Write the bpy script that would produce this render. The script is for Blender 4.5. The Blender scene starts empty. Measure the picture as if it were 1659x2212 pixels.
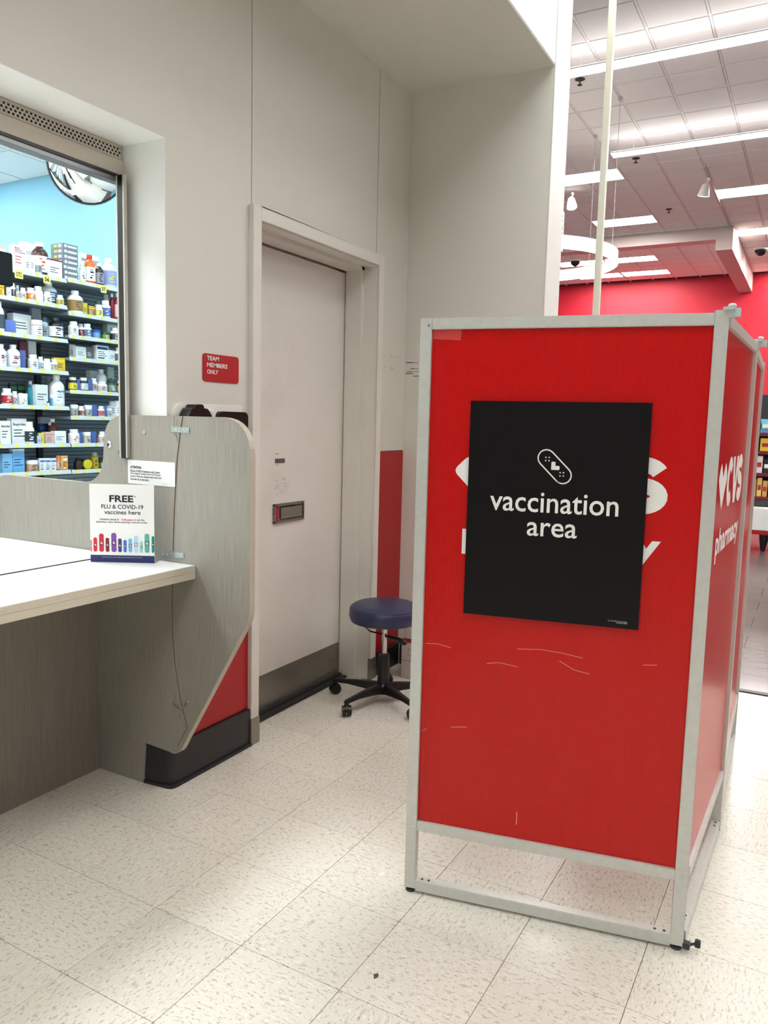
import bpy, bmesh, math, random
from mathutils import Vector, Matrix
import numpy as np
random.seed(7)
S = bpy.context.scene
COL = S.collection

# ------------------------------------------------------------------ camera
FPX, YAW, PITCH, ROLL, EYE = 1674.8, .5044, .11545, .0243, 1.365
fwd = Vector((math.cos(YAW)*math.cos(PITCH), math.sin(YAW)*math.cos(PITCH), -math.sin(PITCH)))
rgt = Vector((math.sin(YAW), -math.cos(YAW), 0)); upv = rgt.cross(fwd)
cr = rgt*math.cos(ROLL)+upv*math.sin(ROLL); cu = -rgt*math.sin(ROLL)+upv*math.cos(ROLL)
CAM = Vector((0, 0, EYE))
cd = bpy.data.cameras.new('camera'); cam = bpy.data.objects.new('camera', cd); COL.objects.link(cam)
cd.sensor_fit = 'HORIZONTAL'; cd.sensor_width = 36; cd.lens = 36*FPX/1659; cd.clip_start = .02; cd.clip_end = 200
cam.matrix_world = Matrix(((cr.x, cu.x, -fwd.x, 0), (cr.y, cu.y, -fwd.y, 0), (cr.z, cu.z, -fwd.z, EYE), (0, 0, 0, 1)))
S.camera = cam

def pt(x, y, ax, val):
    """point of the room on the plane axis=val that lies on the sight line of photo pixel x,y (used to measure real positions)"""
    d = fwd + cr*(x-829.5)/FPX - cu*(y-1106)/FPX
    return CAM + d*((val-CAM[ax])/d[ax])

# ------------------------------------------------------------------ world, exposure
W = bpy.data.worlds.new('world'); S.world = W; W.use_nodes = True
W.node_tree.nodes['Background'].inputs[0].default_value = (1.0, .975, .95, 1)
W.node_tree.nodes['Background'].inputs[1].default_value = .16
S.view_settings.view_transform = 'Standard'; S.view_settings.look = 'None'
S.view_settings.exposure = 0.76; S.view_settings.gamma = 1; S.view_settings.use_curve_mapping = False
STORE_LAMP = 26.0     # radiance of the store's linear lamps
PANEL_LAMP = 26.0
PHARM_LAMP = 14.5

# ------------------------------------------------------------------ materials
def lin(c):
    return tuple(((v/255)/12.92 if v/255 <= .04045 else ((v/255+.055)/1.055)**2.4) for v in c)
MATS = {}
def mat(name, rgb=(200, 200, 200), rough=.5, metal=0, spec=.5, emit=0, trans=0, coat=0, alpha=1):
    if name in MATS: return MATS[name]
    m = bpy.data.materials.new(name); m.use_nodes = True
    b = m.node_tree.nodes['Principled BSDF']; c = lin(rgb)
    b.inputs['Base Color'].default_value = (*c, 1); b.inputs['Roughness'].default_value = rough
    b.inputs['Metallic'].default_value = metal; b.inputs['Specular IOR Level'].default_value = spec
    b.inputs['Coat Weight'].default_value = coat; b.inputs['Transmission Weight'].default_value = trans
    b.inputs['Alpha'].default_value = alpha
    if emit:
        b.inputs['Emission Color'].default_value = (*c, 1); b.inputs['Emission Strength'].default_value = emit
    MATS[name] = m
    return m
def N(m, t, **kw):
    n = m.node_tree.nodes.new(t)
    for k, v in kw.items(): setattr(n, k, v)
    return n
def L(m, a, b): m.node_tree.links.new(a, b)
def ramp(m, fac, stops):
    r = N(m, 'ShaderNodeValToRGB'); e = r.color_ramp.elements
    while len(e) < len(stops): e.new(.5)
    for el, (p, c) in zip(e, stops): el.position = p; el.color = (*c, 1)
    L(m, fac, r.inputs[0]); return r.outputs[0]
def noise(m, vec, scale, detail=3, rough=.5):
    n = N(m, 'ShaderNodeTexNoise'); n.inputs['Scale'].default_value = scale
    n.inputs['Detail'].default_value = detail; n.inputs['Roughness'].default_value = rough
    if vec is not None: L(m, vec, n.inputs['Vector'])
    return n.outputs['Fac']
def mapping(m, src, scale=(1, 1, 1), rot=(0, 0, 0)):
    mp = N(m, 'ShaderNodeMapping'); mp.inputs['Scale'].default_value = scale; mp.inputs['Rotation'].default_value = rot
    L(m, src, mp.inputs['Vector']); return mp.outputs[0]
def geo(m): return N(m, 'ShaderNodeNewGeometry').outputs['Position']
def bump(m, h, strength=.2, dist=.002):
    b = N(m, 'ShaderNodeBump'); b.inputs['Strength'].default_value = strength; b.inputs['Distance'].default_value = dist
    L(m, h, b.inputs['Height']); L(m, b.outputs[0], m.node_tree.nodes['Principled BSDF'].inputs['Normal'])
def base(m, c): L(m, c, m.node_tree.nodes['Principled BSDF'].inputs['Base Color'])
def mixc(m, f, a, b, mode='MIX'):
    x = N(m, 'ShaderNodeMix', data_type='RGBA', blend_type=mode)
    if isinstance(f, (int, float)): x.inputs[0].default_value = f
    else: L(m, f, x.inputs[0])
    for s, v in ((6, a), (7, b)):
        if isinstance(v, tuple): x.inputs[s].default_value = (*v, 1)
        else: L(m, v, x.inputs[s])
    return x.outputs[2]

def painted(name, rgb, dirt=.0, rough=.45, dirty=(150, 138, 122), scale=3.5, lowdirt=0):
    m = mat(name, rgb, rough)
    p = geo(m); n = noise(m, p, 90, 4, .6); bump(m, n, .12, .002)
    n2 = noise(m, p, scale, 8, .72)
    f = ramp(m, n2, [(.52, (0, 0, 0)), (.72, (dirt, dirt, dirt))])
    c = mixc(m, f, lin(rgb), lin(dirty))
    if lowdirt:
        sx = N(m, 'ShaderNodeSeparateXYZ'); L(m, p, sx.inputs[0])
        mr = N(m, 'ShaderNodeMapRange'); mr.inputs[1].default_value = .9; mr.inputs[2].default_value = .15
        mr.inputs[3].default_value = 0; mr.inputs[4].default_value = lowdirt; L(m, sx.outputs[2], mr.inputs[0])
        mm = N(m, 'ShaderNodeMath', operation='MULTIPLY'); L(m, mr.outputs[0], mm.inputs[0]); L(m, noise(m, p, 5, 6, .7), mm.inputs[1])
        c = mixc(m, mm.outputs[0], c, lin(dirty))
    base(m, c); return m
wallpaint = painted('wall_paint', (219, 220, 211), .06)
whitepaint = painted('white_paint', (240, 241, 236), .03)
doorpaint = painted('door_paint', (226, 224, 217), .13, .5, (150, 140, 125), 2.6, .5)
framepaint = painted('frame_paint', (226, 226, 218), .10, .38, (160, 150, 135), 5, .35)
redwall = painted('red_wall_paint', (196, 24, 48), .0, .55)
redband = painted('red_band_paint', (168, 18, 26), .04, .4)
bluewall = painted('blue_wall_paint', (134, 192, 216), .0, .6)
ceilmat = painted('ceiling_tile_face', (245, 242, 240), .0, .85)
gridmat = mat('ceiling_grid_paint', (235, 232, 228), .5)
darkgap = mat('dark_gap', (40, 38, 36), .9)

# speckled floor tile: chips run along the tile, turned per tile
def make_vct(name, per_tile):
    m = mat(name, (222, 216, 204), .2, spec=.45)
    oi = N(m, 'ShaderNodeObjectInfo'); p = geo(m)
    if per_tile:
        st = N(m, 'ShaderNodeMath', operation='GREATER_THAN'); st.inputs[1].default_value = .5; L(m, oi.outputs['Random'], st.inputs[0])
        an = N(m, 'ShaderNodeMath', operation='MULTIPLY'); an.inputs[1].default_value = math.pi/2; L(m, st.outputs[0], an.inputs[0])
        vr = N(m, 'ShaderNodeVectorRotate', rotation_type='Z_AXIS'); L(m, p, vr.inputs['Vector']); L(m, an.outputs[0], vr.inputs['Angle'])
        vec = vr.outputs[0]
    else: vec = p
    wob = N(m, 'ShaderNodeTexNoise'); wob.inputs['Scale'].default_value = 9; L(m, vec, wob.inputs['Vector'])
    add = N(m, 'ShaderNodeVectorMath', operation='MULTIPLY_ADD'); add.inputs[1].default_value = (.035, .035, 0)
    L(m, wob.outputs['Color'], add.inputs[0]); L(m, vec, add.inputs[2])
    v1 = mapping(m, add.outputs[0], (50, 128, 1)); v2 = mapping(m, add.outputs[0], (88, 220, 1), (0, 0, .35))
    n1 = noise(m, v1, 1, 2, .45); n2 = noise(m, v2, 1, 2, .5); n3 = noise(m, p, 2.2, 4)
    c0 = mixc(m, n3, lin((227, 224, 212)), lin((213, 208, 195)))
    f1 = ramp(m, n1, [(.60, (0, 0, 0)), (.64, (.42, .42, .42))])
    f2 = ramp(m, n2, [(.635, (0, 0, 0)), (.67, (.6, .6, .6))])
    f3 = ramp(m, n1, [(.33, (.5, .5, .5)), (.38, (0, 0, 0))])
    c1 = mixc(m, f1, c0, lin((150, 140, 122))); c2 = mixc(m, f2, c1, lin((112, 104, 92))); c3 = mixc(m, f3, c2, lin((242, 238, 230)))
    if per_tile:
        t = N(m, 'ShaderNodeMapRange'); t.inputs[3].default_value = .95; t.inputs[4].default_value = 1.03; L(m, oi.outputs['Random'], t.inputs[0])
        hs = N(m, 'ShaderNodeHueSaturation'); L(m, t.outputs[0], hs.inputs['Value']); L(m, c3, hs.inputs['Color']); c3 = hs.outputs[0]
    base(m, c3)
    rr = ramp(m, noise(m, p, 6, 5, .6), [(.3, (.15, .15, .15)), (.8, (.3, .3, .3))])
    L(m, rr, m.node_tree.nodes['Principled BSDF'].inputs['Roughness'])
    bump(m, noise(m, p, 28, 3), .05, .002)
    return m
vct = make_vct('speckled_vinyl_tile', True)
plank = mat('grey_wood_plank', (120, 106, 104), .22)
_p = mapping(plank, geo(plank), (60, 4, 1)); base(plank, mixc(plank, noise(plank, _p, 1, 6, .7), lin((78, 66, 66)), lin((118, 103, 101))))
subfloor = mat('sub_floor', (92, 84, 74), .8)

# streaky grey laminate
def laminate(name, a, b, ax='z', rough=.42):
    m = mat(name, a, rough)
    sc = {'z': (620, 620, 7), 'x': (5, 300, 300)}[ax]
    n = noise(m, mapping(m, geo(m), sc), 1, 3, .7)
    base(m, ramp(m, n, [(.32, lin(b)), (.6, lin(a))])); bump(m, n, .1, .0006)
    return m
lam = laminate('streaked_grey_laminate', (162, 157, 146), (133, 128, 118))
lamk = laminate('streaked_taupe_laminate', (150, 143, 133), (124, 118, 110))
lamedge = mat('laminate_edge_band', (186, 180, 166), .4)
worktop = mat('white_worktop_laminate', (240, 241, 240), .22)
wedge1 = laminate('worktop_edge_laminate', (212, 206, 188), (206, 199, 180), 'x')
alu = mat('satin_aluminium', (196, 198, 190), .38, .35)
_n = noise(alu, mapping(alu, geo(alu), (60, 60, 60)), 1, 2, .6)
base(alu, ramp(alu, _n, [(.3, lin((202, 203, 197))), (.7, lin((209, 210, 204)))]))
steel = mat('brushed_steel', (150, 146, 138), .32, .9)
L(steel, ramp(steel, noise(steel, mapping(steel, geo(steel), (3, 3, 120)), 1, 3), [(.3, (.25, .25, .25)), (.7, (.45, .45, .45))]), steel.node_tree.nodes['Principled BSDF'].inputs['Roughness'])
zinc = mat('zinc_plate', (176, 186, 184), .3, .8)
chrome = mat('chrome', (215, 215, 215), .08, 1)
mirrorm = mat('mirror_glass', (235, 238, 240), .02, 1)
blackp = mat('black_plastic', (22, 21, 22), .35)
blackr = mat('black_rubber_base', (38, 38, 40), .42)
blacksat = mat('black_satin', (14, 14, 15), .3)
navy = mat('navy_vinyl', (44, 52, 84), .38)
bump(navy, noise(navy, geo(navy), 500, 2), .1, .0004)
dark = mat('dark_grey_metal', (46, 50, 56), .5)
redc = mat('red_fluted_plastic', (194, 12, 8), .2, spec=.35)
def flute(m, sc, st):
    w = N(m, 'ShaderNodeTexWave', wave_type='BANDS', bands_direction='X'); w.inputs['Scale'].default_value = sc
    tc = N(m, 'ShaderNodeTexCoord'); L(m, tc.outputs['Object'], w.inputs['Vector'])
    w2 = noise(m, mapping(m, tc.outputs['Object'], (7, 7, 2)), 1, 2)
    ad = N(m, 'ShaderNodeMath', operation='ADD'); ml = N(m, 'ShaderNodeMath', operation='MULTIPLY'); ml.inputs[1].default_value = 3
    L(m, w2, ml.inputs[0]); L(m, w.outputs['Fac'], ad.inputs[0]); L(m, ml.outputs[0], ad.inputs[1]); bump(m, ad.outputs[0], st, .0012)
flute(redc, 62, .28)
poster = mat('black_poster_print', (10, 6, 8), .38, spec=.25)
white = mat('white_print', (238, 238, 234), .45)
paper = mat('white_card', (240, 240, 236), .4)
black = mat('black_print', (16, 16, 24), .5)
navyp = mat('navy_print', (28, 36, 92), .4)
redp = mat('red_print', (196, 30, 40), .45)
tape = mat('clear_tape', (206, 70, 66), .2)
signred = mat('red_sign_plastic', (180, 26, 34), .35)
brown = mat('raw_chipboard', (96, 70, 48), .9)
lampm = mat('lit_lamp', (255, 254, 252), .5, emit=STORE_LAMP)
panelm = mat('lit_panel', (255, 252, 248), .5, emit=PANEL_LAMP)
spotm = mat('lit_spot', (255, 246, 236), .5, emit=8)
ringm = mat('lit_ring', (255, 250, 240), .5, emit=9)
pharmm = mat('lit_pharmacy_panel', (244, 250, 255), .5, emit=PHARM_LAMP)
ribbed = mat('dark_ribbed_back_panel', (150, 160, 168), .5)
shelfm = mat('grey_shelf', (150, 160, 162), .45)
lipm = mat('clear_price_rail', (196, 204, 200), .3)
yel = mat('yellow_tag', (226, 214, 70), .5)

# ------------------------------------------------------------------ mesh tools
class MB:
    def __init__(s): s.v = []; s.f = []
    def add(s, v, f):
        o = len(s.v); s.v += [tuple(a) for a in v]; s.f += [tuple(i+o for i in g) for g in f]; return s
    def box(s, x0, x1, y0, y1, z0, z1, rz=0, c=None):
        v = [(x, y, z) for z in (z0, z1) for x, y in ((x0, y0), (x1, y0), (x1, y1), (x0, y1))]
        if rz:
            c = c or ((x0+x1)/2, (y0+y1)/2); k, q = math.cos(rz), math.sin(rz)
            v = [(c[0]+(a-c[0])*k-(b-c[1])*q, c[1]+(a-c[0])*q+(b-c[1])*k, z) for a, b, z in v]
        return s.add(v, [(0, 3, 2, 1), (4, 5, 6, 7), (0, 1, 5, 4), (1, 2, 6, 5), (2, 3, 7, 6), (3, 0, 4, 7)])
    def prism(s, poly, place, t0, t1):
        """poly of (u,v); place(u,v,w)->xyz"""
        n = len(poly)
        v = [place(u, w, t0) for u, w in poly]+[place(u, w, t1) for u, w in poly]
        return s.add(v, [tuple(range(n))[::-1], tuple(range(n, 2*n))]+[(i, (i+1) % n, n+(i+1) % n, n+i) for i in range(n)])
    def flat(s, poly, place, t):
        return s.add([place(u, w, t) for u, w in poly], [tuple(range(len(poly)))])
    def lathe(s, prof, c=(0, 0, 0), seg=20, axis='z'):
        n = len(prof); v = []
        for k in range(seg):
            a = 2*math.pi*k/seg; ca, sa = math.cos(a), math.sin(a)
            for r, z in prof:
                p = (r*ca, r*sa, z)
                if axis == 'x': p = (z, r*ca, r*sa)
                if axis == 'y': p = (r*ca, z, r*sa)
                v.append((p[0]+c[0], p[1]+c[1], p[2]+c[2]))
        f = [(k*n+i, ((k+1) % seg)*n+i, ((k+1) % seg)*n+i+1, k*n+i+1) for k in range(seg) for i in range(n-1)]
        s.add(v, f); o = len(s.v)-len(v)
        if prof[0] == prof[-1]: return s
        if prof[0][0] > 1e-6: s.f.append(tuple(o+k*n for k in range(seg))[::-1])
        if prof[-1][0] > 1e-6: s.f.append(tuple(o+k*n+n-1 for k in range(seg)))
        return s
    def tube(s, path, r, seg=8):
        P = [Vector(p) for p in path]; rs = r if isinstance(r, (list, tuple)) else [r]*len(P); v = []
        up = Vector((0, 0, 1))
        for i, p in enumerate(P):
            d = (P[min(i+1, len(P)-1)]-P[max(i-1, 0)]).normalized()
            a = d.cross(up if abs(d.z) < .95 else Vector((1, 0, 0))).normalized(); b = d.cross(a)
            for k in range(seg):
                t = 2*math.pi*k/seg; v.append(p+a*math.cos(t)*rs[i]+b*math.sin(t)*rs[i])
        f = [(i*seg+k, i*seg+(k+1) % seg, (i+1)*seg+(k+1) % seg, (i+1)*seg+k) for i in range(len(P)-1) for k in range(seg)]
        f += [tuple(range(seg))[::-1], tuple((len(P)-1)*seg+k for k in range(seg))]
        return s.add(v, f)

def mesh(mb, name='mesh', bev=0, smooth=False, seg=2):
    m = bpy.data.meshes.new(name); m.from_pydata(mb.v, [], mb.f); m.update()
    bm = bmesh.new(); bm.from_mesh(m)
    bmesh.ops.remove_doubles(bm, verts=bm.verts, dist=1e-6)
    bmesh.ops.recalc_face_normals(bm, faces=bm.faces)
    if bev:
        es = [e for e in bm.edges if len(e.link_faces) == 2 and e.calc_face_angle(0) > .6]
        bmesh.ops.bevel(bm, geom=es, offset=bev, segments=seg, affect='EDGES', clamp_overlap=True)
    bm.to_mesh(m); bm.free()
    if smooth or bev:
        m.polygons.foreach_set('use_smooth', [True]*len(m.polygons)); m.set_sharp_from_angle(angle=.7)
    return m
def put(name, me, material, parent=None, loc=None, rz=0):
    """links mesh data that is already local"""
    o = bpy.data.objects.new(name, me); COL.objects.link(o)
    if material is not None and not me.materials: me.materials.append(material)
    elif material is not None and me.materials[0] != material:
        o.material_slots[0].link = 'OBJECT'; o.material_slots[0].material = material
    if parent: o.parent = parent
    if loc is not None: o.location = loc
    o.rotation_euler[2] = rz
    return o
def worldpos(o):
    v = Vector((0, 0, 0))
    while o: v += o.location; o = o.parent
    return v
def obj(name, mb, material, parent=None, bev=0, smooth=False, origin=None):
    """mesh built in room coordinates; its origin becomes the centre of its underside (or the parent's frame)"""
    if origin is None:
        xs = [v[0] for v in mb.v]; ys = [v[1] for v in mb.v]; zs = [v[2] for v in mb.v]
        origin = Vector(((min(xs)+max(xs))/2, (min(ys)+max(ys))/2, min(zs)))
    else: origin = Vector(origin)
    mb.v = [(v[0]-origin.x, v[1]-origin.y, v[2]-origin.z) for v in mb.v]
    me = mesh(mb, name, bev, smooth)
    pw = worldpos(parent) if parent else Vector((0, 0, 0))
    return put(name, me, material, parent, origin-pw)
def tag(o, label, cat, group=None, kind=None):
    o['label'] = label; o['category'] = cat
    if group: o['group'] = group
    if kind: o['kind'] = kind
    return o
def struct(o, label=None):
    o['kind'] = 'structure'
    if label: o['label'] = label; o['category'] = 'room part'
    return o
def empty(name, loc):
    o = bpy.data.objects.new(name, None); o.empty_display_size = .05; o.location = loc; COL.objects.link(o); return o

def frame(O, ex, ey):
    O = Vector(O); ex = Vector(ex).normalized(); ey = Vector(ey).normalized(); n = ex.cross(ey)
    return lambda u, v, w=0: O+ex*u+ey*v+n*w
def rrect(u0, v0, u1, v1, r, k=4):
    out = []
    for cx, cy, a in ((u1-r, v0+r, -90), (u1-r, v1-r, 0), (u0+r, v1-r, 90), (u0+r, v0+r, 180)):
        for i in range(k+1):
            t = math.radians(a+90*i/k); out.append((cx+r*math.cos(t), cy+r*math.sin(t)))
    return out
def rect(u0, v0, u1, v1): return [(u0, v0), (u1, v0), (u1, v1), (u0, v1)]
def circ(cu_, cv_, r, k=16): return [(cu_+r*math.cos(2*math.pi*i/k), cv_+r*math.sin(2*math.pi*i/k)) for i in range(k)]
def rounded(poly, r, k=4):
    out = []; n = len(poly)
    for i in range(n):
        p = Vector(poly[i]); a = Vector(poly[i-1]); b = Vector(poly[(i+1) % n]); rr = r[i] if isinstance(r, (list, tuple)) else r
        if rr <= 0: out.append(tuple(p)); continue
        d1 = (a-p).normalized(); d2 = (b-p).normalized()
        rr = min(rr, (a-p).length*.49, (b-p).length*.49)
        q1 = p+d1*rr; q2 = p+d2*rr
        for j in range(k+1):
            t = j/k; out.append(tuple(q1*(1-t)**2+p*2*t*(1-t)+q2*t*t))
    return out
def ribbon(path, w):
    """flat stroke of width w along a 2D path, as quads"""
    P = [Vector(p) for p in path]; l = []; r = []
    for i, p in enumerate(P):
        d = (P[min(i+1, len(P)-1)]-P[max(i-1, 0)]).normalized(); n = Vector((-d.y, d.x))
        l.append(tuple(p+n*w/2)); r.append(tuple(p-n*w/2))
    return [[l[i], r[i], r[i+1], l[i+1]] for i in range(len(P)-1)]
TXT = {}
def textmesh(body, bold=0, sp=1.0, align='LEFT'):
    key = (body, bold, sp, align)
    if key in TXT: return TXT[key]
    cv = bpy.data.curves.new('t', 'FONT'); cv.body = body; cv.offset = bold; cv.space_line = sp; cv.align_x = align; cv.resolution_u = 3
    o = bpy.data.objects.new('t', cv); COL.objects.link(o)
    dg = bpy.context.evaluated_depsgraph_get(); me = bpy.data.meshes.new_from_object(o.evaluated_get(dg))
    v = [(a.co.x, a.co.y) for a in me.vertices]; f = [tuple(p.vertices) for p in me.polygons]
    bpy.data.objects.remove(o); bpy.data.curves.remove(cv); bpy.data.meshes.remove(me)
    x0 = min(a for a, b in v); x1 = max(a for a, b in v); y0 = min(b for a, b in v); y1 = max(b for a, b in v)
    TXT[key] = ([((a-x0)/(x1-x0), (b-y0)/(y1-y0)) for a, b in v], f)
    return TXT[key]
def text(mb, body, place, u0, v0, u1, v1, w=.0008, bold=0, sp=1.0, align='LEFT'):
    v, f = textmesh(body, bold, sp, align)
    mb.add([place(u0+a*(u1-u0), v0+b*(v1-v0), w) for a, b in v], f); return mb

# ------------------------------------------------------------------ floor
YW = 2.0; XC = 3.82; YF = 1.232; XE = 4.05; ZN = 3.085; ZC = 5.47
EDGE = 4.375
fl = MB(); fl.box(-9, 26, -14, 9, -.10, -.006)
floor = struct(obj('floor', fl, subfloor, origin=(0, 0, 0)), 'store floor of speckled cream vinyl tiles and grey wood planks')
T = .3048; TX, TY, TA = 1.4824, 1.8182, -.009
tm = MB(); tm.box(0, T-.0014, -(T-.0014), 0, -.006, 0); tme = mesh(tm, 'floor_tile', .0006, seg=1)
for i in range(-9, 13):
    for j in range(-3, 11):
        x = TX+i*T*math.cos(TA)+j*T*math.sin(TA); y = TY+i*T*math.sin(TA)-j*T*math.cos(TA)
        if x+T < .55 or x > EDGE-.02 or y-T > 2.36 or y < -1.1: continue
        if y-T > 2.0 and (x > 2.03 or x < .5) : 
            if x > 3.7 or x < 2.2: continue
        if x > 3.6 and y-T > 1.9: continue
        # leave out what the picture cannot show on the near side
        if (x+T)*math.tan(YAW-.52) > y+ .9 or y-T > (x+T)*1.75: continue
        me = tme
        if x+T > EDGE:
            q = MB(); q.box(0, EDGE-x, -(T-.0012), 0, -.006, 0); me = mesh(q, 'floor_tile')
        o = put('floor_tile', me, vct, floor, (x, y, 0)); o.rotation_euler[2] = TA
# far side of the vinyl that is only seen in reflections
q = MB(); q.box(-9, .55, -14, 1.98, -.006, -.001); q.box(.55, EDGE, -14, -1.1, -.006, -.001); q.box(-3, 5, 2.37, 7.6, -.006, -.001)
o = obj('floor_sheet', q, vct, floor, origin=(0, 0, 0)); o['kind'] = 'stuff'
q = MB(); q.box(EDGE, EDGE+.045, -14, 9, -.006, .006)
tr = struct(obj('trim_1', q, blackp, bev=.002), 'black transition strip between cream tiles and grey planks')
pm = MB(); pm.box(0, .298, 0, .598, -.006, 0); pme = mesh(pm, 'floor_plank', .0008, seg=1)
for i in range(0, 14):
    for j in range(-2, 3):
        x = EDGE+.05+i*.3; y = j*.6+(.3 if i % 2 else 0)
        put('floor_plank', pme, plank, floor, (x, y, 0))
q = MB(); q.box(EDGE+.05+14*.3, 26, -14, 9, -.006, -.0005); q.box(EDGE+.05, EDGE+.05+14*.3, -14, -1.2, -.006, -.0005); q.box(EDGE+.05, EDGE+.05+14*.3, 2.1, 9, -.006, -.0005)
o = obj('plank_sheet', q, plank, floor, origin=(0, 0, 0)); o['kind'] = 'stuff'

# ------------------------------------------------------------------ store ceiling
q = MB(); q.box(-9, 24, -14, 9, ZC+.012, ZC+.06)
ceil = struct(obj('ceiling', q, darkgap, origin=(0, 0, ZC)), 'white suspended store ceiling of square tiles in a grid')
G = .61; GX, GY = 12.995, 1.86
ctm = MB(); ctm.box(-.286, .286, -.288, .288, -.006, .012); ctme = mesh(ctm, 'ceiling_tile', .003, seg=1)
lamp_cells = set()
def cell(i, j): return (GX+(i+.5)*G, GY+(j+.5)*G)
panels = [(0, 2), (3, -2), (5, 2), (8, 3), (8, -2), (11, 3), (14, 3), (11, 5), (14, 5), (11, -3), (15, -3)]
for i, j in panels: lamp_cells |= {(i, j), (i, j+1)}
strips = [9.42, 12.42]
def instrip(x, y): return any(abs(x-s) < .31 and y < 3.1 for s in strips)
sheet = MB(); bars = MB()
for i in range(-36, 17):
    for j in range(-26, 12):
        x, y = cell(i, j)
        if (i, j) in lamp_cells: continue
        vis = 7.4 < x < 23 and .085*x-1.0 < y < .315*x+.35
        if x > 22.9: continue
        if vis:
            put('ceiling_tile', ctme, ceilmat, ceil, (x, y, 0))
        else:
            sheet.box(x-.292, x+.292, y-.292, y+.292, ZC-.004, ZC+.004)
o = obj('ceiling_tile_field', sheet, ceilmat, ceil, origin=(0, 0, ZC)); o['kind'] = 'stuff'
for i in range(-36, 18): bars.box(GX+i*G-.012, GX+i*G+.012, -14, 9, ZC-.0005, ZC+.012)
for j in range(-26, 13): bars.box(-9, 23, GY+j*G-.012, GY+j*G+.012, ZC-.0003, ZC+.0118)
o = obj('ceiling_grid', bars, gridmat, ceil, origin=(0, 0, ZC)); o['kind'] = 'stuff'

# linear strip lamps: rows run across the store
upm = mat('ceiling_fill_glow', (255, 252, 250), .5, emit=1.8)  # added glow on the lamp tops, put in to brighten the store ceiling
def strip_lamp(X, y0, y1, label):
    zb = ZC-.25  # lowered and hung on added wires so the uplight reaches the ceiling
    t = tag(empty('strip_light', (X, (y0+y1)/2, zb)), label, 'ceiling light', 'long strip lights of the store ceiling')
    q = MB(); q.box(X-.09, X+.09, y0, y1, zb+.008, zb+.03); obj('housing', q, gridmat, t, bev=.004)
    q = MB(); q.box(X-.085, X+.085, y0+.01, y1-.01, zb, zb+.008); obj('diffuser', q, lampm, t)
    q = MB(); q.box(X-.085, X+.085, y0+.01, y1-.01, zb+.03, zb+.034); obj('added_uplight', q, upm, t)
    q = MB(); y = y1-.3
    while y > y0: q.tube([(X, y, zb+.03), (X, y, ZC-.004)], .003, 5); y -= 2.4
    o = obj('added_hang_wires', q, gridmat, t); o['kind'] = 'stuff'
strip_lamp(8.86, -9, 2.87, 'long lit strip light nearest the white column, running to the right edge')
strip_lamp(11.68, -9, 2.87, 'second long lit strip light, farther into the store, beside the pole')
for k, X in enumerate((6.0, 3.2, .4, -2.6, -5.6)):
    strip_lamp(X, -1.6 if X < 4.1 else -9, 1.1 if X < 4.1 else 2.87, 'lit strip light outside the picture above the vaccination area, row %s' % ['one', 'two', 'three', 'four', 'five'][k])
plab = {(0, 2): 'wide lit ceiling panel just behind the pole under the strip lights', (3, -2): 'wide lit ceiling panel near the right edge, nearest of the right row',
        (5, 2): 'lit ceiling panel right of the pole above the ring lamp', (8, 3): 'lit ceiling panel just right of the ring lamp, first inside the dropped bay',
        (8, -2): 'lit ceiling panel beside the white track spots at the right edge', (11, 3): 'lit ceiling panel inside the dropped bay, second from the ring lamp',
        (14, 3): 'lit ceiling panel closest to the red wall in the dropped bay', (11, 5): 'lit ceiling panel seen through the ring lamp next to the column',
        (14, 5): 'lit ceiling panel under the ring lamp next to the column', (11, -3): 'small lit ceiling panel right of the black camera dome', (15, -3): 'farthest lit ceiling panel at the right edge over the red wall'}
for i, j in panels:
    x0 = GX+i*G; y0 = GY+j*G
    t = tag(empty('ceiling_panel_light', (x0+G/2, y0+G, ZC-.012)), plab[(i, j)], 'ceiling light', 'lit panels of the store ceiling')
    q = MB()
    for a in ((x0+.012, x0+.03, y0+.012, y0+2*G-.012), (x0+G-.03, x0+G-.012, y0+.012, y0+2*G-.012), (x0+.03, x0+G-.03, y0+.012, y0+.03), (x0+.03, x0+G-.03, y0+2*G-.03, y0+2*G-.012)): q.box(*a, ZC-.012, ZC+.011)
    obj('frame', q, gridmat, t)
    q = MB(); q.box(x0+.031, x0+G-.031, y0+.031, y0+2*G-.031, ZC-.008, ZC+.01); obj('diffuser', q, panelm, t)

# dropped soffit: an L of lower boxing around the far bay
q = MB(); q.box(17.5, 23, 1.78, 2.10, 5.0, ZC-.001); q.box(17.5, 17.85, 2.10, 7.6, 5.22, ZC-.001)
struct(obj('trim_2', q, painted('soffit_paint', (206, 190, 184), .0), bev=.004), 'pale dropped soffit beam framing the far ceiling bay')
# far red wall
q = MB(); q.box(23, 23.2, -14, 9, -.006, ZC+.05); struct(obj('wall_far', q, redwall), 'bright red far wall of the store')

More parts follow.
